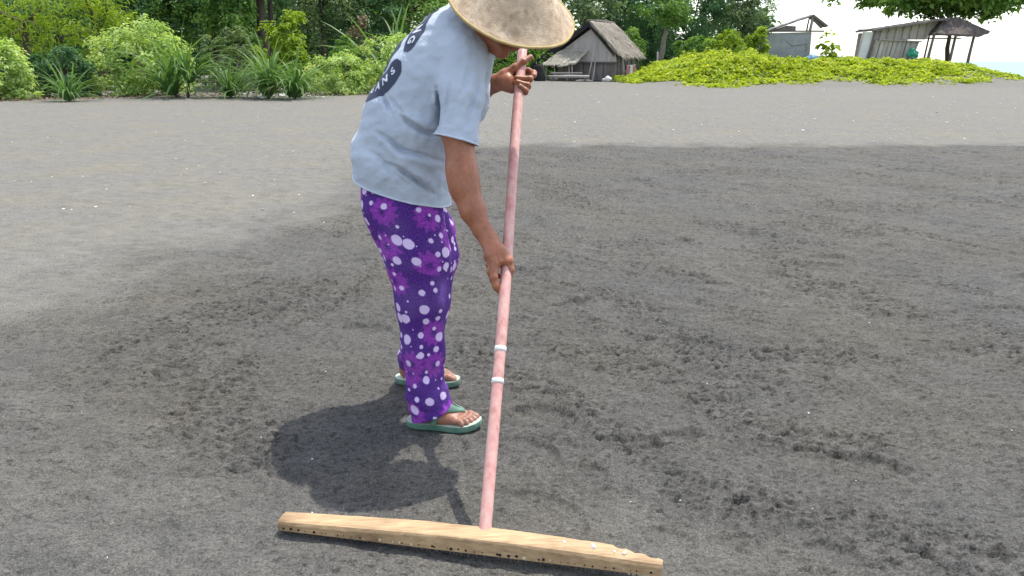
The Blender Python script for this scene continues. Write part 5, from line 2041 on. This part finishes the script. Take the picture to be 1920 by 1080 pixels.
# low white wall and blue bundle between house and shed
g = dune(1535, 53)
bm = bmesh.new()
gA, gB = at(1530, 104, 53), at(1608, 110, 53)
for a, b_ in (((0, 0, -0.35), (gB.x - gA.x, 0, -0.35)),):
    poly_slab(bm, [(0, 0, -0.4), (gB.x - gA.x, 0, -0.4), (gB.x - gA.x, 0, gB.z - g.z + 0.08), (0, 0, gA.z - g.z)], (0, 0.18, 0))
o = link('low_wall', bm_mesh('low_wall', bm, white_sheet_m))
o.location = (gA.x, 53, g.z)
tag(o, 'low white wall running from the broken house towards the open shed', 'low wall')
g = dune(1521, 49.5)
blue_m = varied_mat('blue_tarpaulin', (0.07, 0.17, 0.27), (0.16, 0.30, 0.42), 6, 0.5)
bm = bmesh.new()
bmesh.ops.create_icosphere(bm, subdivisions=3, radius=1.0)
for v in bm.verts:
    v.co *= 1 + 0.09 * math.sin(v.co.x * 6 + 1) + 0.07 * math.sin(v.co.y * 8 + v.co.z * 5)
    v.co = Vector((v.co.x * 0.42, v.co.y * 0.4, max(v.co.z, -0.7) * 0.36 + 0.25))
o = link('tarpaulin_bundle', bm_mesh('tarpaulin_bundle', bm, blue_m, True))
o.location = (g.x, 49.5, at(1521, 109, 49.5).z)
o.location.z = gz(g.x, 49.5)
tag(o, 'rounded blue tarpaulin bundle at the right foot of the broken house', 'bundle')

# ---- long open shed
sb = dune(1600)
shed = empty('open_shed', sb)
tag(shed, 'leaning pale sheeted shed with a rising roof, under the broad tree', 'shed')


def X3(u): return at(u, 100, SY).x - sb.x


def Z3(v): return at(1680, v, SY).z - sb.z


part('end_wall', white_sheet_m, shed, lambda bm: poly_slab(bm, [(X3(1603), -0.05, -0.2), (X3(1624), -0.05, -0.2), (X3(1632), -0.05, Z3(60)), (X3(1613), -0.05, Z3(60))], (0, 0.06, 0)))
part('front_wall', sheet_m, shed, lambda bm: poly_slab(bm, [(X3(1632), 0.05, -0.2), (X3(1708), 0.05, -0.2), (X3(1722), 0.05, Z3(78)), (X3(1640), 0.05, Z3(74))], (0, 0.06, 0)))
part('upper_wall', sheet_m, shed, lambda bm: poly_slab(bm, [(X3(1636), 0.40, Z3(74)), (X3(1738), 0.40, Z3(74)), (X3(1764), 0.40, Z3(37.5)), (X3(1636), 0.40, Z3(58))], (0, 0.06, 0)))
part('ledge', pole_m, shed, lambda bm: add_box(bm, ((X3(1644) + X3(1724)) / 2, 0.0, Z3(76)), (X3(1724) - X3(1644), 0.25, 0.07), Matrix.Rotation(0.05, 3, 'Y')))
part('roof', rust_sheet_m, shed, lambda bm: grid_slab(bm, (X3(1632), -0.4, Z3(58.5)), (X3(1766), -0.4, Z3(37)), (X3(1766), 2.6, Z3(37)), (X3(1632), 2.6, Z3(58.5)), (0, 0, 0.11), 16, 6, 0.015))
part('roof_beam', dark_pole_m, shed, lambda bm: add_box(bm, ((X3(1600) + X3(1634)) / 2, -0.35, Z3(57)), (X3(1634) - X3(1600), 0.1, 0.10)))
part('back_wall', sheet_m, shed, lambda bm: poly_slab(bm, [(X3(1632), 2.4, -0.2), (X3(1720), 2.4, -0.2), (X3(1738), 2.4, Z3(52)), (X3(1636), 2.4, Z3(60))], (0, 0.06, 0)))
for i in range(9):
    u = 1640 + i * 8.6 + RNG.uniform(-2, 2)
    post(shed, (X3(u), 0.01, -0.2), (X3(u + 8), 0.01, Z3(78)), RNG.uniform(0.018, 0.035), dark_pole_m if i % 3 == 0 else pole_m, 'batten')
for i in range(7):
    u = 1650 + i * 14
    post(shed, (X3(u), 0.36, Z3(74)), (X3(u + 3), 0.36, Z3(56 - i * 2.4)), 0.022, pole_m, 'batten')
post(shed, (X3(1622), -0.12, -0.2), (X3(1635), -0.12, Z3(58)), 0.06, dark_pole_m)
post(shed, (X3(1632), -0.02, -0.2), (X3(1643), -0.02, Z3(58)), 0.05, pole_m)
post(shed, (X3(1603), -0.12, -0.2), (X3(1614), -0.12, Z3(58)), 0.05, pole_m)

# ---- open thatched pavilion
pb_ = dune(1775)
pav = empty('thatched_pavilion', pb_)
tag(pav, 'open pavilion on four dark posts with a dark thatched roof', 'pavilion')


def X4(u): return at(u, 100, SY).x - pb_.x


def Z4(v): return at(1780, v, SY).z - pb_.z


for u0, u1, y in ((1729, 1738, -0.6), (1744, 1752, 0.9), (1769, 1778, -0.6), (1805, 1812, -0.6)):
    post(pav, (X4(u0), y, -0.25), (X4(u1), y, Z4(62)), 0.085 if y < 0 else 0.055, dark_pole_m)
apL, apR = (X4(1764), 0.4, Z4(37)), (X4(1794), 0.4, Z4(36))
ee = [(X4(1738), -1.0, Z4(67)), (X4(1812), -1.0, Z4(71)), (X4(1846), -0.2, Z4(62)), (X4(1838), 2.0, Z4(66)), (X4(1748), 2.0, Z4(64))]


def pav_roof(bm):
    up_, lo_ = [], []
    for i, e in enumerate(ee):
        a, b_ = Vector(e), Vector(ee[(i + 1) % 5])
        pa = Vector(apL if i in (0, 4) else apR)
        pb = Vector(apR if i in (0, 1, 2) else apL)
        if (pa - pb).length < 0.01: pb = pa.lerp(b_, 0.04)
        grid_slab(bm, a, b_, pb, pa, (0, 0, 0.12), 8, 6, 0.03)


part('roof', dark_thatch_m, pav, pav_roof)
part('roof_beam', dark_pole_m, pav, lambda bm: add_box(bm, ((X4(1732) + X4(1815)) / 2, -0.75, Z4(65)), (X4(1815) - X4(1732), 0.09, 0.10)))
part('roof_beam', dark_pole_m, pav, lambda bm: add_box(bm, ((X4(1740) + X4(1812)) / 2, 0.9, Z4(71)), (X4(1812) - X4(1740), 0.08, 0.08)))

g = dune(1709, 50.2)
green_m = varied_mat('green_plastic', (0.02, 0.22, 0.15), (0.05, 0.34, 0.24), 5, 0.45)
tub = empty('green_sheet', Vector((g.x, 50.2, g.z)))
tag(tub, 'crumpled green plastic sheet over a dark barrel by the shed wall', 'plastic sheet')


def crumple(bm):
    bmesh.ops.create_icosphere(bm, subdivisions=3, radius=1.0)
    for v in bm.verts:
        v.co *= 1 + 0.16 * math.sin(v.co.x * 5 + 2) + 0.13 * math.sin(v.co.y * 6 + v.co.z * 7)
        v.co = Vector((v.co.x * 0.33, v.co.y * 0.3, v.co.z * 0.34 + 0.62))


part('cover', green_m, tub, crumple)
part('barrel', dark_pole_m, tub, lambda bm: add_tube(bm, [(-0.02, 0, -0.1), (0, 0, 0.25), (0, 0, 0.5)], [0.24, 0.27, 0.24], 14), True)
